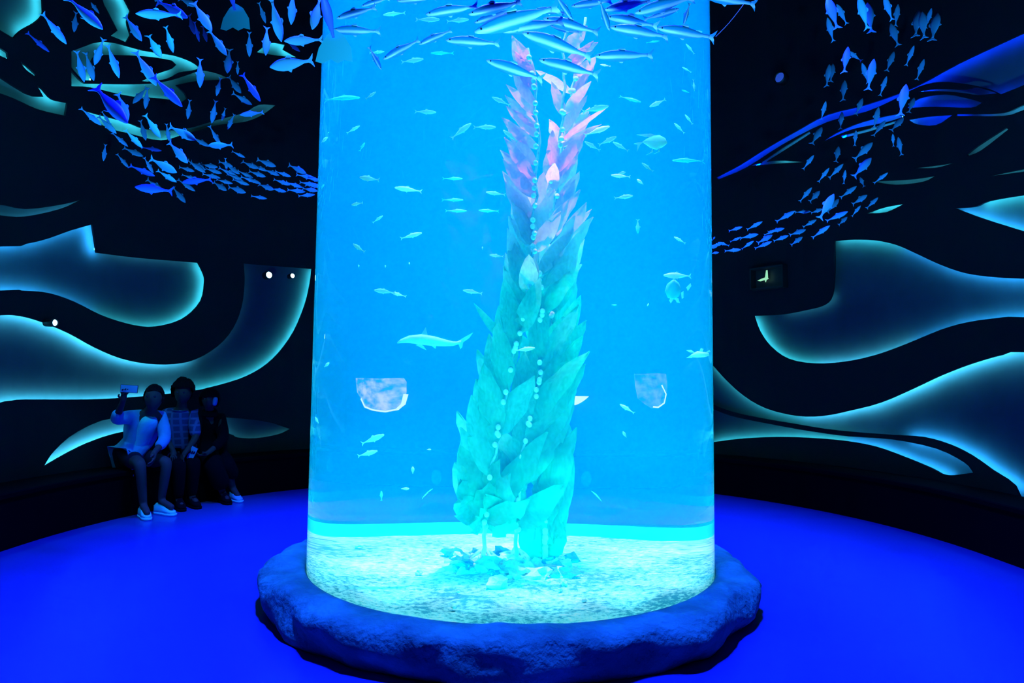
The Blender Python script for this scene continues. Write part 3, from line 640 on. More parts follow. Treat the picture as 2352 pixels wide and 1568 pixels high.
# ------------------------------------------------------------------ kelp
def lut(tab, y):
    tab = sorted(tab)
    for (a, p), (b_, q) in zip(tab, tab[1:]):
        if a <= y <= b_: return p + (q - p) * (y - a) / (b_ - a)
    return tab[0][1] if y < tab[0][0] else tab[-1][1]
XL = [(1300, 1225), (1200, 1100), (1150, 1062), (1050, 1050), (960, 1056), (870, 1094), (780, 1108), (740, 1138), (620, 1158), (520, 1166), (440, 1160), (350, 1150), (300, 1153), (180, 1160), (100, 1178), (40, 1200)]
XR = [(1300, 1275), (1200, 1275), (1110, 1285), (1040, 1318), (960, 1314), (850, 1343), (730, 1346), (690, 1332), (615, 1337), (530, 1352), (480, 1364), (430, 1338), (370, 1336), (280, 1352), (150, 1365), (90, 1370), (40, 1370)]
m, nt, b = new_mat('kelp_blade'); N = nt.nodes; L = nt.links
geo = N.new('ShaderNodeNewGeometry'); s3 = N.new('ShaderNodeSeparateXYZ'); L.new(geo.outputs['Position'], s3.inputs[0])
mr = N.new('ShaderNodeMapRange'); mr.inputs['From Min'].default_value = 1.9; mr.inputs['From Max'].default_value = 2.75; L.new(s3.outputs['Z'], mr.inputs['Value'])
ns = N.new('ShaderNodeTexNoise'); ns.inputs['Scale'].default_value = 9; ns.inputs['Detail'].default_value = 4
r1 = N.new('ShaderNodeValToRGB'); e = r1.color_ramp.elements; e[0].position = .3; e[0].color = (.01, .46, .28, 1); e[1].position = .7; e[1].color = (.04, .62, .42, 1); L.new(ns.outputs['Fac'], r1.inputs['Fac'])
r2 = N.new('ShaderNodeValToRGB'); e = r2.color_ramp.elements; e[0].position = .3; e[0].color = (.75, .28, .5, 1); e[1].position = .7; e[1].color = (.98, .38, .68, 1); L.new(ns.outputs['Fac'], r2.inputs['Fac'])  # pink light on the upper blades is put into their colour, by height
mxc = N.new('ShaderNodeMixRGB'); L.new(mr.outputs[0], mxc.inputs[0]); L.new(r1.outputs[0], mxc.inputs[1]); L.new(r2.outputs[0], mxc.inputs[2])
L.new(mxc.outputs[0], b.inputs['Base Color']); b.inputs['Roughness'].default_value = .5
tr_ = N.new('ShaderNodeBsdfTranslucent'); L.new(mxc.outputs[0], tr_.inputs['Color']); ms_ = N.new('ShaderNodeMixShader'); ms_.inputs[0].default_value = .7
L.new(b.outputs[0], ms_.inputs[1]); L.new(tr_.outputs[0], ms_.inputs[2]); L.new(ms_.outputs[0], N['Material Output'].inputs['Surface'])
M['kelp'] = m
M['stem'] = mat('kelp_stem', (.3, .6, .5), .5, vary=.3, vscale=30)
M['float'] = mat('kelp_float', (.7, .9, .75), .25, .6)
def wfloor(x, y):
    p, d = tank_ray(x, y); t = (SAND - p.z) / d.z; return p + d * t
ST = [dict(px=[(1112, 1285), (1113, 1230), (1115, 1180), (1130, 1070), (1150, 960), (1172, 860), (1190, 780), (1213, 700), (1225, 600), (1226, 500), (1232, 400), (1236, 300), (1228, 200), (1212, 110)], Y=4.15, lab='left stem of giant kelp rooted in rubble, pale beads along it'),
      dict(px=[(1190, 1290), (1188, 1240), (1190, 1150), (1198, 1040), (1225, 930), (1240, 860), (1238, 780), (1245, 700), (1235, 620), (1240, 540), (1262, 440), (1275, 380), (1290, 300), (1296, 200), (1290, 110), (1300, 60)], Y=4.35, lab='middle stem of giant kelp with twisted pink-lit upper blades'),
      dict(px=[(1252, 1300), (1252, 1230), (1250, 1150), (1255, 1040), (1262, 930), (1268, 820), (1265, 700), (1262, 600), (1272, 500), (1285, 400), (1300, 300), (1318, 200), (1330, 110), (1345, 40)], Y=4.55, lab='right stem of giant kelp, thickest green foot, reaching highest')]
def blade(parent, B, Tp, wd, bend, rollv):
    ax = Tp - B; Lb = ax.length; ax.normalize()
    V = (B - CAM).normalized(); V = Matrix.Rotation(rollv, 3, ax) @ V
    side = ax.cross(V).normalized(); nrm = side.cross(ax)
    vs = []; fs = []; K = 8
    for i in range(K + 1):
        t = i / K; ww = wd * (math.sin(PI * t ** .8) ** .75 if 0 < t < 1 else .03)
        c = B + ax * (Lb * t) + nrm * (bend * math.sin(PI * t) * Lb) + side * (bend * .6 * t * t * Lb)
        wv = .12 * wd * math.sin(t * 17 + rollv * 9)
        for s_, zz in ((-.5, .05), (-.17, -.02), (.17, -.02), (.5, .05)): vs.append(c + side * (ww * s_) + nrm * (zz * ww + wv * (1 if abs(s_) > .3 else -.3)))
    for i in range(K):
        for c in range(3): fs.append((i * 4 + c, i * 4 + c + 1, i * 4 + c + 5, i * 4 + c + 4))
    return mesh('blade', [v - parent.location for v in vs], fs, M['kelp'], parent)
fbm = bmesh.new(); bmesh.ops.create_uvsphere(fbm, u_segments=8, v_segments=6, radius=1)
float_me = bpy.data.meshes.new('float'); fbm.to_mesh(float_me); fbm.free(); float_me.materials.append(M['float'])
for p in float_me.polygons: p.use_smooth = True
plants = []
for s in ST:
    base = wfloor(*s['px'][0]); 
    o = empty('kelp_plant', base); tag(o, s['lab'], 'kelp'); s['o'] = o
    P = [base] + [wat(x, y, base.y + (s['Y'] - base.y) * min(1, i / 3)) for i, (x, y) in enumerate(s['px'][1:], 1)]
    s['pts'] = P
    fine = []
    for a_, b_ in zip(P, P[1:]):
        for k_ in range(4): 
            q = a_.lerp(b_, k_ / 4); fine.append(q + Vector((noise.noise(q * 9), noise.noise(q * 9 + Vector((5, 5, 5))), 0)) * .02)
    fine.append(P[-1]); s['fine'] = fine
    v_, f_ = tube([q - base for q in fine], [.011 if i < 8 else .007 for i in range(len(fine))], 6); mesh('stem', v_, f_, M['stem'], o)
    # holdfast roots
    vs = []; fs = []
    for k_ in range(7):
        a_ = 2 * PI * k_ / 7; pts_ = [Vector((0, 0, .08)), Vector((math.cos(a_) * .04, math.sin(a_) * .04, .04)), Vector((math.cos(a_) * .09, math.sin(a_) * .09, .0))]
        v_, f_ = tube(pts_, [.012, .009, .005], 5); kk_ = len(vs); vs += v_; fs += [tuple(kk_ + i for i in ff_) for ff_ in f_]
    mesh('holdfast', vs, fs, M['stem'], o)
def stem_x(s, y):
    return lut([(b_, a_) for a_, b_ in s['px']], y)
def add_blade(s, tx, ty, ln, wd, dj=.1, by=None):
    by = min({0: 1205, 1: 1215, 2: 1290}[ST.index(s)], ty + ln) if by is None else by
    sy = [p[1] for p in s['px']]
    by = max(by, min(sy) + 3)
    i = min(range(len(s['pts'])), key=lambda k: abs(sy[k] - by))
    bx = stem_x(s, by); Yb = s['Y'] if i >= 3 else s['pts'][i].y
    B = wat(bx, by, Yb); Tp = wat(tx, ty, s['Y'] + random.uniform(-dj, dj))
    bl = blade(s['o'], B, Tp, wd, random.uniform(-.1, .1), random.uniform(-.45, .45))
    f = bpy.data.objects.new('float', float_me); COL.objects.link(f); f.parent = bl
    f.location = B - s['o'].location + (Tp - B).normalized() * .012; f.location.y -= .05; f.scale = (.014, .014, .018)
random.seed(11)
ty = 1185.0; k = 0
while ty > 70:
    g_ = (ty - 70) / 1130; ln = 52 + 175 * g_ ** .9; wd = .045 + .13 * g_
    st_l = ST[0]; st_r = ST[2] if random.random() < .6 else ST[1]
    add_blade(st_l, lut(XL, ty) + random.uniform(0, 10), ty, ln * random.uniform(.85, 1.15), wd)
    add_blade(st_r, lut(XR, ty) - random.uniform(0, 12), ty + random.uniform(-8, 8), ln * random.uniform(.85, 1.15), wd)
    for _ in range(2 if ty > 430 else (random.random() < .55)):                                  # blades within the mass
        s = random.choice(ST); xx = lut(XL, ty) + (lut(XR, ty) - lut(XL, ty)) * random.uniform(.2, .85)
        if ty > 220 or s is not ST[0]: add_blade(s, xx, ty + random.uniform(-12, 12), ln * random.uniform(.7, 1.1), wd, .2)
    ty -= (17 + 26 * g_) if ty > 430 else 25; k += 1
for (tx, ty, ln, wd, si) in ((1403, 246, 80, .03, 1), (1378, 281, 60, .035, 1), (1082, 700, 110, .05, 0), (1366, 484, 90, .06, 2), (1342, 738, 110, .05, 2), (1336, 616, 110, .05, 2), (1172, 85, 110, .09, 0), (1180, 120, 90, .08, 0), (1372, 95, 60, .07, 1), (1368, 130, 60, .08, 2), (1350, 60, 60, .08, 1)):
    add_blade(ST[si], tx, ty, ln, wd, .1)
for k in range(26):                                     # the dense foot of the right stem
    yy = 1180 + 100 * random.random(); xx = 1232 + 46 * random.random()
    add_blade(ST[2], xx, yy - 90, 110, .07, .1, by=min(1285, yy + 20))

# ---- rubble round the kelp roots
M['rubble'] = mat('pale_rubble', (.55, .9, .85), .9, vary=.35, vscale=12, bump=.8)
M['rubble_b'] = mat('blue_grey_rubble', (.02, .3, .6), .9, vary=.3, vscale=10, bump=.8)
rub = []
for k in range(120):
    if k >= 70: x = random.gauss(1185, 75); y = random.gauss(1316, 22)
    elif k < 34: x = random.gauss(1185, 55); y = random.gauss(1308, 22)
    elif k < 46: x = random.gauss(1050, 18); y = random.gauss(1296, 16)
    elif k < 60: x = random.gauss(1280, 28); y = random.gauss(1300, 18)
    else: x = random.uniform(760, 1600); y = random.uniform(1250, 1400)
    y = max(1256, min(1398, y)); p = wfloor(x, y)
    if math.hypot(p.x - TX, p.y - TY) > TR - .08: continue
    sz = random.uniform(.02, .055) if k < 60 else random.uniform(.008, .018)
    bmx = bmesh.new(); bmesh.ops.create_icosphere(bmx, subdivisions=2, radius=sz)
    off = Vector((k * 3.1, k, 0))
    for v in bmx.verts:
        v.co += v.normal * (noise.noise(v.co * (38 if k % 2 else 60) + off) * sz * 1.1); v.co.z *= .8
    me = bpy.data.meshes.new('rubble_stone'); bmx.to_mesh(me); bmx.free()
    o = link('rubble_stone', me, M['rubble_b'] if (k in (1, 5, 9, 14, 20) or 34 <= k < 42 or 46 <= k < 53) else M['rubble'], smooth=False)
    o.location = (p.x, p.y, SAND + sz * .35 + .02 * math.exp(-((p.x) ** 2 + (p.y - TY + .3) ** 2) * 6)); o.rotation_euler = (0, 0, random.uniform(0, 6))
    rub.append((o, x, y, ''))
rub.sort(key=lambda q: q[2]); 
for i in range(0, len(rub), 12):
    for ci, (o, x, y, _) in enumerate(sorted(rub[i:i + 12], key=lambda q: q[1])):
        c_ = 'blue-grey' if o.data.materials[0] is M['rubble_b'] else 'pale'
        tag(o, '%s stone on the sand, %s from left in %s row counted from the back' % (c_, ORD[ci], ORD[i // 12]), 'stone', 'rubble stones round the kelp roots')

# ------------------------------------------------------------------ small lamps and spots of glare on the wall
M['lens'] = emit('bright_lens', (.35, .8, 1), 14); M['glint_dim'] = emit('dim_blue_glint', (.02, .08, .6), .8); M['lens_green'] = emit('greenish_lens', (.4, 1, .6), .8)
def wall_lamp(x, y, rad, lens, lab, dep=.1, sq=1.0):
    u, v = wallpt(x, y); p = W(u, v, -dep); _, n_ = plan(u); n3 = Vector((n_.x, n_.y, 0))
    o = empty('wall_lamp', p); tag(o, lab, 'lamp')
    q = n3.to_track_quat('Z', 'Y').to_matrix()
    v_, f_ = lathe([(.001, dep), (rad * 1.2, dep), (rad * 1.25, .02), (rad * 1.25, -.005), (rad * 1.02, -.005), (rad * 1.0, .01), (.001, .01)], 20)
    a = mesh('housing', [q @ Vector((c[0], c[1] * 1, c[2])) for c in v_], f_, M['fixture'], o)
    v_, f_ = lathe([(rad, .009), (rad * .7, -.004 * 1), (.001, -.008)], 20)
    mesh('lens', [q @ Vector(c) for c in v_], f_, lens, o)
wall_lamp(610, 633, .04, M['lens'], 'brighter round spotlight on the dark wall, left of its twin, near the tank')
wall_lamp(665, 635, .028, M['lens'], 'smaller round spotlight on the dark wall, nearest the tank edge')
wall_lamp(105, 741, .03, M['lens'], 'white glare spot on the wave-shaped cut-out at far left')  # a spot of glare, given shape as an added glowing lamp
wall_lamp(1800, 183, .06, M['glint_dim'], 'dim blue oval reflection high on the dark wall right of the tank')  # reflected light, shaped as an added glowing disc with housing
# small wall light fixture: dark box with a greenish lit panel
u, v = wallpt(1772, 640); o = empty('light_fixture', W(u, v, -.14)); tag(o, 'small dark wall light fixture holding a faint green light, right of tank', 'light fixture')
_, n_ = plan(u); n3 = Vector((n_.x, n_.y, 0)); t3 = Vector((n_.y, -n_.x, 0))
def CB(a, b_, c_): return t3 * a + n3 * b_ + Vector((0, 0, c_))
vs = [CB(a, b_, c_) for b_ in (0, .12) for a, c_ in ((-.22, -.14), (.22, -.14), (.22, .14), (-.22, .14), (-.2, -.12), (.2, -.12), (.2, .12), (-.2, .12))]
fs = [(0, 1, 5, 4), (1, 2, 6, 5), (2, 3, 7, 6), (3, 0, 4, 7), (0, 8, 9, 1), (1, 9, 10, 2), (2, 10, 11, 3), (3, 11, 8, 0), (4, 5, 13, 12), (5, 6, 14, 13), (6, 7, 15, 14), (7, 4, 12, 15), (12, 13, 14, 15)]
mesh('case', vs, fs, M['fixture'], o, smooth=False)
g_ = M['lens_green']; sgn = 1 if t3.x > 0 else -1
plate3('green_light', [CB(sgn * a, .05, c_) for a, c_ in ((-.14, -.02), (-.08, .0), (-.035, .01), (-.02, .1), (-.005, .1), (.0, .0), (.01, -.01), (-.02, -.02), (-.03, -.05), (-.04, -.02), (-.1, -.03))], .006, g_, o)
# ------------------------------------------------------------------ people on the bench
def skin_mesh(name, joints, edges, mtl, parent, sub=2, extra=None, root=0):
    me = bpy.data.meshes.new(name); me.from_pydata([tuple(j[0]) for j in joints], edges, [])
    o = bpy.data.objects.new(name, me); COL.objects.link(o)
    o.modifiers.new('skin', 'SKIN').use_smooth_shade = True
    for i, j in enumerate(joints):
        sv = me.skin_vertices[0].data[i]; r_ = j[1]; sv.radius = (r_, r_) if not isinstance(r_, tuple) else r_; sv.use_root = (i == root)
    sb_ = o.modifiers.new('subdivision', 'SUBSURF'); sb_.levels = sub; sb_.render_levels = sub
    dg = bpy.context.evaluated_depsgraph_get(); me2 = bpy.data.meshes.new_from_object(o.evaluated_get(dg)); bpy.data.objects.remove(o)
    if extra:
        b_ = bmesh.new(); b_.from_mesh(me2)
        for ex in extra: b_.from_mesh(ex)
        b_.to_mesh(me2); b_.free()
    me2.materials.clear(); return link(name, me2, mtl, parent)
def head_mesh(c, fdir, hr, updir=Vector((0, 0, 1))):
    # egg-shaped head with brow, nose, lips, chin and ears; fdir is where the face looks
    b_ = bmesh.new(); bmesh.ops.create_uvsphere(b_, u_segments=28, v_segments=20, radius=1)
    for v in b_.verts:
        x, y, z = v.co            # +Y is the face, +Z is up
        k_ = 1 - .18 * max(0, -z) ** 1.5
        X, Y_, Z = x * .76 * k_, y * .92 * (1 - .1 * max(0, -z)), z * 1.14
        if y > 0:
            nose = math.exp(-(x / .16) ** 2 - ((z + .1) / .2) ** 2); Y_ += .2 * nose
            Y_ += .05 * math.exp(-(x / .4) ** 2 - ((z - .22) / .1) ** 2)
            Y_ -= .09 * (math.exp(-((x - .32) / .15) ** 2 - ((z - .05) / .1) ** 2) + math.exp(-((x + .32) / .15) ** 2 - ((z - .05) / .1) ** 2))
            Y_ += .07 * math.exp(-(x / .2) ** 2 - ((z + .48) / .06) ** 2) + .07 * math.exp(-(x / .2) ** 2 - ((z + .82) / .12) ** 2)
        ear = math.exp(-((abs(x) - 1) / .2) ** 2 - ((z + .02) / .18) ** 2 - ((y + .05) / .14) ** 2); X += math.copysign(.16 * ear, x)
        v.co = (X, Y_, Z)
    f = fdir.normalized(); s_ = f.cross(updir).normalized(); u_ = s_.cross(f)
    Mx = Matrix((s_, f, u_)).transposed()
    for v in b_.verts: v.co = c + Mx @ (v.co * hr)
    me = bpy.data.meshes.new('head'); b_.to_mesh(me); b_.free(); return me, Mx
def hand_joints(J, E, wrist_i, d, pal, curl=.6, s_=1.0):
    # palm and five bent fingers growing from the wrist; d = direction of the hand, pal = palm side
    d = d.normalized(); pal = (pal - d * pal.dot(d)).normalized(); side = d.cross(pal)
    w_ = J[wrist_i][0]; J.append((w_ + d * .045 * s_, (.034, .016))); pi_ = len(J) - 1; E.append((wrist_i, pi_))
    for q, ln in enumerate((.068, .078, .072, .058)):
        o_ = (q - 1.5) * .019 * s_; b0 = w_ + d * .082 * s_ + side * o_; J.append((b0, .0095)); E.append((pi_, len(J) - 1))
        for g in (1, 2):
            a_ = curl * g; b0 = b0 + (d * math.cos(a_) + pal * math.sin(a_)) * ln * .5 * s_; J.append((b0, .0085 - .001 * g)); E.append((len(J) - 2, len(J) - 1))
    b0 = w_ + d * .03 * s_ - side * .035 * s_; J.append((b0, .011)); E.append((pi_, len(J) - 1))
    b0 = b0 + (d * .6 - side * .45 + pal * .4) * .035 * s_; J.append((b0, .0095)); E.append((len(J) - 2, len(J) - 1))
    b0 = b0 + (d * .8 + pal * .5) * .028 * s_; J.append((b0, .008)); E.append((len(J) - 2, len(J) - 1))
def person(lab, P, hr, face, skin_m, hands, build=1.0):
    o = empty('person', P['pelvis']); tag(o, lab, 'person')
    L0 = P['pelvis']; G = {k_: v - L0 for k_, v in P.items()}
    names = ['pelvis', 'spine', 'chest', 'neck0', 'neck', 'skull', 'shR', 'elR', 'wrR', 'shL', 'elL', 'wrL', 'hipR', 'knR', 'anR', 'toR', 'hipL', 'knL', 'anL', 'toL']
    rad_ = dict(pelvis=(.15, .11), spine=(.125, .095), chest=(.15, .10), neck0=.062, neck=.052, skull=.05, shR=.055, elR=.04, wrR=.027, shL=.055, elL=.04, wrL=.027, hipR=.085, knR=.058, anR=.037, toR=.032, hipL=.085, knL=.058, anL=.037, toL=.032)
    J = [(G[n_], rad_[n_]) for n_ in names]; ix = {n_: i for i, n_ in enumerate(names)}
    Ed = [('pelvis', 'spine'), ('spine', 'chest'), ('chest', 'neck0'), ('neck0', 'neck'), ('neck', 'skull'), ('chest', 'shR'), ('shR', 'elR'), ('elR', 'wrR'), ('chest', 'shL'), ('shL', 'elL'), ('elL', 'wrL'),
          ('pelvis', 'hipR'), ('hipR', 'knR'), ('knR', 'anR'), ('anR', 'toR'), ('pelvis', 'hipL'), ('hipL', 'knL'), ('knL', 'anL'), ('anL', 'toL')]
    E_ = [(ix[a_], ix[b_]) for a_, b_ in Ed]
    for wn, d, pal, curl in hands: hand_joints(J, E_, ix[wn], d, pal, curl)
    hm, Mx = head_mesh(G['head'], face, hr)
    skin_mesh('body', J, E_, skin_m, o, extra=[hm])
    for sg_ in (-1, 1):
        e_ = bpy.data.objects.new('eye', eye_me); COL.objects.link(e_); e_.parent = o
        e_.location = G['head'] + Mx @ (Vector((.3 * sg_, .80, .05)) * hr); e_.scale = (.011, .011, .008)
    return o, G, Mx
def garment(name, o, G, seq_list, mtl, lab=None, extra=None):
    J = []; E_ = []; ix = {}
    for seq in seq_list:
        prev = None
        for key, r_ in seq:
            if isinstance(key, str) and key in ix: i = ix[key]
            else:
                J.append((G[key] if isinstance(key, str) else key, r_)); i = len(J) - 1
                if isinstance(key, str): ix[key] = i
            if prev is not None: E_.append((prev, i))
            prev = i
    g = skin_mesh(name, J, E_, mtl, o)
    if lab: g['label'] = lab
    return g
def shoe(o, an, to, mtl, floor_z, col_sole):
    d = (to - an); d.z = 0; d.normalize(); sd = Vector((-d.y, d.x, 0)); z0 = floor_z
    base = Vector((an.x, an.y, 0)) - d * .075
    def loop(s_, z, grow=0):
        out = []
        for t, w_ in ((0, .6), (.12, .85), (.45, .8), (.75, 1.0), (.93, .75), (1, .35)):
            out.append((t, w_))
        pts_ = [base + d * (t * .28 * s_ + grow * (t - .5)) + sd * (.045 * w_ * s_ + grow * .3) + Vector((0, 0, z)) for t, w_ in out]
        pts_ += [base + d * (t * .28 * s_ + grow * (t - .5)) - sd * (.045 * w_ * s_ + grow * .3) + Vector((0, 0, z)) for t, w_ in out[::-1]]
        return pts_
    def stack(nm, loops, mt, par):
        n_ = 12; vs = [p for l_ in loops for p in l_]; fs = [tuple(range(n_))[::-1], tuple(range((len(loops) - 1) * n_, len(loops) * n_))]
        for a_ in range(len(loops) - 1): fs += [(a_ * n_ + i, a_ * n_ + (i + 1) % n_, (a_ + 1) * n_ + (i + 1) % n_, (a_ + 1) * n_ + i) for i in range(n_)]
        return mesh(nm, vs, fs, mt, par, clean=True)
    up_ = loop(1, z0 + .025); mid = loop(.97, z0 + .05)
    top = [base + d * .085 + (p - base - d * .13) * .46 + Vector((0, 0, 0)) for p in loop(1, 0)]; top = [Vector((p.x, p.y, z0 + .115 - .0)) for p in top]
    vamp = [Vector((p.x, p.y, z0 + .085 - max(0, (Vector((p.x, p.y, 0)) - base).dot(d) - .12) * .28)) for p in loop(.9, 0)]
    sh = stack('shoe', [up_, mid, vamp, top], mtl, o)
    stack('sole', [loop(1.04, z0), loop(1.05, z0 + .026)], col_sole, sh)
M['skinA'] = mat('brown_skin_a', (.10, .05, .045), .7, .2); M['skinB'] = mat('brown_skin', (.09, .04, .035), .7, .2)  # even brown skin colours, a little lighter for the first sitter
M['hair'] = mat('black_curly_hair', (.004, .004, .006), .9, .1, bump=1, bscale=80)
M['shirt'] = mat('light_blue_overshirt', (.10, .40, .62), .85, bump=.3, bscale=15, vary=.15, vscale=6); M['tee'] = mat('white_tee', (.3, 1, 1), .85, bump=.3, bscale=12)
M['dark'] = mat('black_cloth', (.003, .003, .005), .9, .05, bump=.3, bscale=14); M['shorts'] = mat('navy_shorts', (.012, .015, .03), .9, .1)
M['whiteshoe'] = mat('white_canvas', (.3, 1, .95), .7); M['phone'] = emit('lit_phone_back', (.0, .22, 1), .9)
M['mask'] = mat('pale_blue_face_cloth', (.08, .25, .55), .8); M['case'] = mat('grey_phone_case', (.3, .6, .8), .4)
m, nt, b = new_mat('plaid_shirt'); N = nt.nodes; L = nt.links
tc = N.new('ShaderNodeTexCoord'); cols = []
for ax_, sc_ in (('X', 14), ('Z', 14)):
    wv = N.new('ShaderNodeTexWave'); wv.bands_direction = ax_; wv.inputs['Scale'].default_value = sc_ / 3.2; wv.inputs['Distortion'].default_value = .4
    rr_ = N.new('ShaderNodeValToRGB'); rr_.color_ramp.elements[0].position = .7; rr_.color_ramp.elements[1].position = .9
    rr_.color_ramp.elements[0].color = (.01, .03, .13, 1); rr_.color_ramp.elements[1].color = (.12, .12, .28, 1)
    L.new(tc.outputs['Object'], wv.inputs['Vector']); L.new(wv.outputs['Fac'], rr_.inputs['Fac']); cols.append(rr_)
mx_ = N.new('ShaderNodeMixRGB'); mx_.blend_type = 'LIGHTEN'; mx_.inputs[0].default_value = 1; L.new(cols[0].outputs[0], mx_.inputs[1]); L.new(cols[1].outputs[0], mx_.inputs[2]); L.new(mx_.outputs[0], b.inputs['Base Color']); b.inputs['Roughness'].default_value = .9
M['plaid'] = m
def box8(c, ax_, ay, az):
    return [c + ax_ * i + ay * j + az * k_ for i in (-1, 1) for j in (-1, 1) for k_ in (-1, 1)], [(0, 1, 3, 2), (4, 6, 7, 5), (0, 4, 5, 1), (2, 3, 7, 6), (0, 2, 6, 4), (1, 5, 7, 3)]
def phone(c, w_, u_, mt, lab):
    w_ = w_.normalized(); u_ = (u_ - w_ * u_.dot(w_)).normalized(); n_ = w_.cross(u_)
    o = empty('phone', c); tag(o, lab, 'phone')
    v_, f_ = box8(Vector((0, 0, 0)), w_ * .076, u_ * .037, n_ * .0045); mesh('case', v_, f_, M['fixture'], o, smooth=False)
    v_, f_ = box8(n_ * -.0052, w_ * .073, u_ * .034, n_ * .0006); mesh('screen', v_, f_, mt, o, smooth=False)
    v_, f_ = box8(n_ * .0052, w_ * .073, u_ * .034, n_ * .0006); mesh('back_cover', v_, f_, M['case'], o, smooth=False)
    return o
def hair_cap(o, c, Mx, hr, sx_, sy_, sz_, shift, rough, cut_z, m_=None, nm='hair'):
    b_ = bmesh.new(); bmesh.ops.create_icosphere(b_, subdivisions=4, radius=1)
    bmesh.ops.delete(b_, geom=[v for v in b_.verts if v.co.y > .45 and v.co.z < cut_z or v.co.z < cut_z - .75], context='VERTS')
    for v in b_.verts:
        n_ = 1 + rough * noise.noise(v.co * 4.5) + rough * .5 * noise.noise(v.co * 11)
        v.co = c + Mx @ (Vector((v.co.x * sx_ * n_, v.co.y * sy_ * n_ + shift[1], v.co.z * sz_ * n_ + shift[2])) * hr)
    me = bpy.data.meshes.new(nm); b_.to_mesh(me); b_.free(); return link(nm, me, m_ or M['hair'], o)
# first: left sitter holding a phone up
P = {k_: at(*v) for k_, v in dict(pelvis=(312, 1046, 6.78), spine=(320, 1010, 6.76), chest=(334, 972, 6.70), neck0=(345, 946, 6.66), neck=(349, 936, 6.65), skull=(352, 920, 6.63), head=(353, 914, 6.60),
     shR=(303, 955, 6.62), elR=(266, 964, 6.42), wrR=(283, 920, 6.28), shL=(372, 958, 6.78), elL=(380, 1008, 6.70), wrL=(352, 1042, 6.45),
     hipR=(296, 1052, 6.72), knR=(322, 1064, 6.42), anR=(329, 1160, 6.52), toR=(340, 1181, 6.38), hipL=(330, 1050, 6.88), knL=(384, 1060, 6.62), anL=(370, 1150, 6.68), toL=(398, 1167, 6.60)).items()}
fx = lambda v: Vector(v)
o1, G, Mx = person('person in open light blue shirt and white shoes holding a phone up', P, .108, at(300, 890, 5.9) - P['head'], M['skinA'],
                   [('wrR', fx((.25, -.2, 1)), fx((.6, -.6, 0)), .5), ('wrL', fx((.3, -.6, -.9)), fx((-.6, -.4, 0)), .5)])
hair_cap(o1, G['head'], Mx, .108, .88, 1.02, 1.24, (0, -.1, .10), .07, .35)
garment('shirt', o1, G, [[('pelvis', (.175, .15)), ('spine', (.16, .125)), ('chest', (.175, .12)), ('shR', .078), ('elR', .062), (G['elR'].lerp(G['wrR'], .45), .056)], [('chest', (.175, .12)), ('shL', .078), ('elL', .062), (G['elL'].lerp(G['wrL'], .6), .052)], [('pelvis', (.175, .15)), ('hipR', .12)]], M['shirt'], 'loose light blue overshirt hanging open')
t0 = (G['chest'] - Vector((.02, .05, 0))); fr = (CAM - P['chest']).normalized(); fr.z = 0
garment('tee', o1, G, [[(G['neck0'] + fr * .035 + Vector((.01, 0, -.03)), (.07, .06)), (G['chest'] + fr * .075 + Vector((.02, .02, 0)), (.10, .07)), (G['spine'] + fr * .09 + Vector((.01, .02, 0)), (.095, .07)), (G['pelvis'] + fr * .11 + Vector((0, .02, .06)), (.09, .06))]], M['tee'], 'white tee shirt')
garment('shorts', o1, G, [[('pelvis', (.165, .125)), ('hipR', .105), (G['hipR'].lerp(G['knR'], .7), .085)], [('pelvis', (.165, .125)), ('hipL', .105), (G['hipL'].lerp(G['knL'], .7), .085)]], M['shorts'], 'dark shorts')
for s_ in 'RL': shoe(o1, G['an' + s_], G['to' + s_], M['whiteshoe'], -o1.location.z, M['whiteshoe'])
ph = P['wrR'] + Vector((.075, -.04, .115)); phone(ph, Vector((.9, .2, -.05)), Vector((0, 0, 1)), M['phone'], 'bright blue phone held up in the raised hand of the left sitter')
# second: plaid shirt, bushy hair
P = {k_: at(*v) for k_, v in dict(pelvis=(405, 1042, 7.28), spine=(408, 1008, 7.26), chest=(412, 968, 7.2), neck0=(416, 940, 7.17), neck=(418, 930, 7.16), skull=(419, 915, 7.14), head=(420, 902, 7.12),
     shR=(380, 952, 7.12), elR=(377, 1003, 7.02), wrR=(398, 1035, 6.95), shL=(443, 954, 7.26), elL=(450, 1004, 7.16), wrL=(430, 1034, 6.98),
     hipR=(394, 1048, 7.2), knR=(412, 1066, 6.9), anR=(410, 1146, 6.98), toR=(418, 1164, 6.86), hipL=(420, 1048, 7.32), knL=(446, 1062, 7.02), anL=(440, 1140, 7.1), toL=(452, 1156, 7.0)).items()}
o2, G, Mx = person('person with bushy hair in dark blue plaid shirt, seated in the middle of the trio', P, .108, at(330, 900, 5.9) - P['head'], M['skinB'],
                   [('wrR', fx((.3, -.5, -.7)), fx((0, 0, -1)), .5), ('wrL', fx((-.3, -.5, -.7)), fx((0, 0, -1)), .5)])
hair_cap(o2, G['head'], Mx, .108, 1.12, 1.2, 1.42, (0, -.12, .16), .14, .25)
garment('plaid_shirt', o2, G, [[('pelvis', (.165, .13)), ('spine', (.15, .12)), ('chest', (.17, .12)), ('shR', .075), ('elR', .056)], [('chest', (.17, .12)), ('shL', .075), ('elL', .056)], [('chest', (.17, .12)), ('neck0', .075)]], M['plaid'], 'dark blue plaid shirt')
garment('trousers', o2, G, [[('pelvis', (.16, .12)), ('hipR', .1), ('knR', .075), (G['anR'], .052)], [('pelvis', (.16, .12)), ('hipL', .1), ('knL', .075), (G['anL'], .052)]], M['dark'])
for s_ in 'RL': shoe(o2, G['an' + s_], G['to' + s_], M['dark'], -o2.location.z, M['dark'])
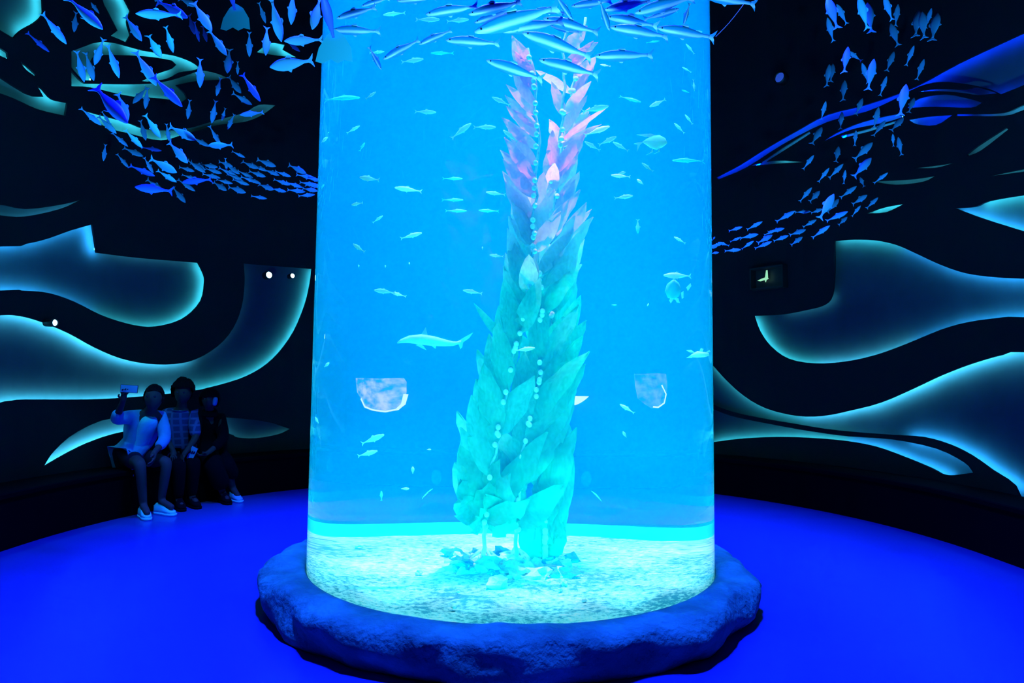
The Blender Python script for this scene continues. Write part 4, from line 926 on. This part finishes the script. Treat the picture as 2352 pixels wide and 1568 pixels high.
# third: dark headscarf and long black robe, leaning in
P = {k_: at(*v) for k_, v in dict(pelvis=(490, 1042, 7.62), spine=(487, 1008, 7.58), chest=(482, 970, 7.5), neck0=(481, 948, 7.47), neck=(481, 938, 7.45), skull=(481, 926, 7.43), head=(481, 917, 7.41),
     shR=(455, 958, 7.42), elR=(446, 1000, 7.28), wrR=(446, 1034, 7.12), shL=(508, 962, 7.56), elL=(514, 1008, 7.42), wrL=(478, 1040, 7.2),
     hipR=(478, 1046, 7.5), knR=(492, 1070, 7.24), anR=(512, 1132, 7.36), toR=(524, 1150, 7.24), hipL=(500, 1046, 7.64), knL=(520, 1066, 7.34), anL=(535, 1122, 7.48), toL=(548, 1141, 7.38)).items()}
o3, G, Mx = person('person in black robe and headscarf at right end of the seated trio', P, .100, at(400, 900, 5.9) - P['head'], M['skinB'],
                   [('wrR', fx((.1, -.5, -.2)), fx((.5, 0, .8)), .7), ('wrL', fx((-.5, -.5, -.2)), fx((-.3, 0, .8)), .5)])
garment('robe', o3, G, [[('pelvis', (.20, .16)), ('spine', (.17, .14)), ('chest', (.18, .13)), ('shR', .08), ('elR', .065), (G['elR'].lerp(G['wrR'], .7), .055)], [('chest', (.18, .13)), ('shL', .08), ('elL', .065), (G['elL'].lerp(G['wrL'], .7), .055)],
        [('pelvis', (.20, .16)), ('hipR', .13), ('knR', .11), (G['anR'] + Vector((0, 0, .04)), .1)], [('pelvis', (.20, .16)), ('hipL', .13), ('knL', .1), (G['anL'] + Vector((0, 0, .12)), .085)]], M['dark'])
hair_cap(o3, G['head'], Mx, .100, 1.12, 1.16, 1.32, (0, -.12, .04), .03, .1, M['dark'], 'headscarf')
garment('scarf_drape', o3, G, [[('neck', .085), ('neck0', .1), (G['chest'] + Vector((0, -.03, .06)), .13)]], M['dark'])
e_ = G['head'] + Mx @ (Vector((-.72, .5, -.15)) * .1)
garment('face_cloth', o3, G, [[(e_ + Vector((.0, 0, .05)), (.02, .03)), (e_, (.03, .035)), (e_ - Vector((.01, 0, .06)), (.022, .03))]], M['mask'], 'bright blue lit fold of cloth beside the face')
for s_ in 'RL': shoe(o3, G['an' + s_], G['to' + s_], M['case'] if s_ == 'L' else M['dark'], -o3.location.z, M['whiteshoe'] if s_ == 'L' else M['dark'])
phone(P['wrR'] + Vector((.03, -.10, -.02)), Vector((.45, -.1, .9)), Vector((.9, 0, -.4)), M['case'], 'pale phone held low at the lap of the robed person')


# thin cord running from the top-right mackerel to the tail at the tank edge
a_, b_ = at(1708, 10, 2.12), at(1644, 84, 2.3)
v_, f_ = tube([a_.lerp(b_, t / 6) - Vector((0, 0, .006 * math.sin(PI * t / 6))) for t in range(7)], .0012, 5)
M['cord'] = mat('pale_cord', (.3, .2, .45), .6); o = mesh('cord', v_, f_, M['cord']); tag(o, 'thin cord strung between two mackerel at the right tank edge', 'cord')

# lit display windows on the rear wall; the water column bends and mirrors their image
def through(x, y, off=-.03):
    p, d = tank_ray(x, y); o_ = Vector((p.x - TX, p.y - TY)); dd = Vector((d.x, d.y)); q = p + d * (-2 * o_.dot(dd) / dd.dot(dd))
    n_ = Vector((q.x - TX, q.y - TY, 0)).normalized(); c = n_.dot(d); out = (d * 1.33 + n_ * (math.sqrt(1 - 1.33 ** 2 * (1 - c * c)) - 1.33 * c)).normalized()
    o_ = Vector((q.x - WCX, q.y - WCY)); dd = Vector((out.x, out.y)); R_ = WR + off; A = dd.dot(dd); B = 2 * o_.dot(dd); C = o_.dot(o_) - R_ * R_
    return q + out * ((-B + math.sqrt(B * B - 4 * A * C)) / (2 * A))
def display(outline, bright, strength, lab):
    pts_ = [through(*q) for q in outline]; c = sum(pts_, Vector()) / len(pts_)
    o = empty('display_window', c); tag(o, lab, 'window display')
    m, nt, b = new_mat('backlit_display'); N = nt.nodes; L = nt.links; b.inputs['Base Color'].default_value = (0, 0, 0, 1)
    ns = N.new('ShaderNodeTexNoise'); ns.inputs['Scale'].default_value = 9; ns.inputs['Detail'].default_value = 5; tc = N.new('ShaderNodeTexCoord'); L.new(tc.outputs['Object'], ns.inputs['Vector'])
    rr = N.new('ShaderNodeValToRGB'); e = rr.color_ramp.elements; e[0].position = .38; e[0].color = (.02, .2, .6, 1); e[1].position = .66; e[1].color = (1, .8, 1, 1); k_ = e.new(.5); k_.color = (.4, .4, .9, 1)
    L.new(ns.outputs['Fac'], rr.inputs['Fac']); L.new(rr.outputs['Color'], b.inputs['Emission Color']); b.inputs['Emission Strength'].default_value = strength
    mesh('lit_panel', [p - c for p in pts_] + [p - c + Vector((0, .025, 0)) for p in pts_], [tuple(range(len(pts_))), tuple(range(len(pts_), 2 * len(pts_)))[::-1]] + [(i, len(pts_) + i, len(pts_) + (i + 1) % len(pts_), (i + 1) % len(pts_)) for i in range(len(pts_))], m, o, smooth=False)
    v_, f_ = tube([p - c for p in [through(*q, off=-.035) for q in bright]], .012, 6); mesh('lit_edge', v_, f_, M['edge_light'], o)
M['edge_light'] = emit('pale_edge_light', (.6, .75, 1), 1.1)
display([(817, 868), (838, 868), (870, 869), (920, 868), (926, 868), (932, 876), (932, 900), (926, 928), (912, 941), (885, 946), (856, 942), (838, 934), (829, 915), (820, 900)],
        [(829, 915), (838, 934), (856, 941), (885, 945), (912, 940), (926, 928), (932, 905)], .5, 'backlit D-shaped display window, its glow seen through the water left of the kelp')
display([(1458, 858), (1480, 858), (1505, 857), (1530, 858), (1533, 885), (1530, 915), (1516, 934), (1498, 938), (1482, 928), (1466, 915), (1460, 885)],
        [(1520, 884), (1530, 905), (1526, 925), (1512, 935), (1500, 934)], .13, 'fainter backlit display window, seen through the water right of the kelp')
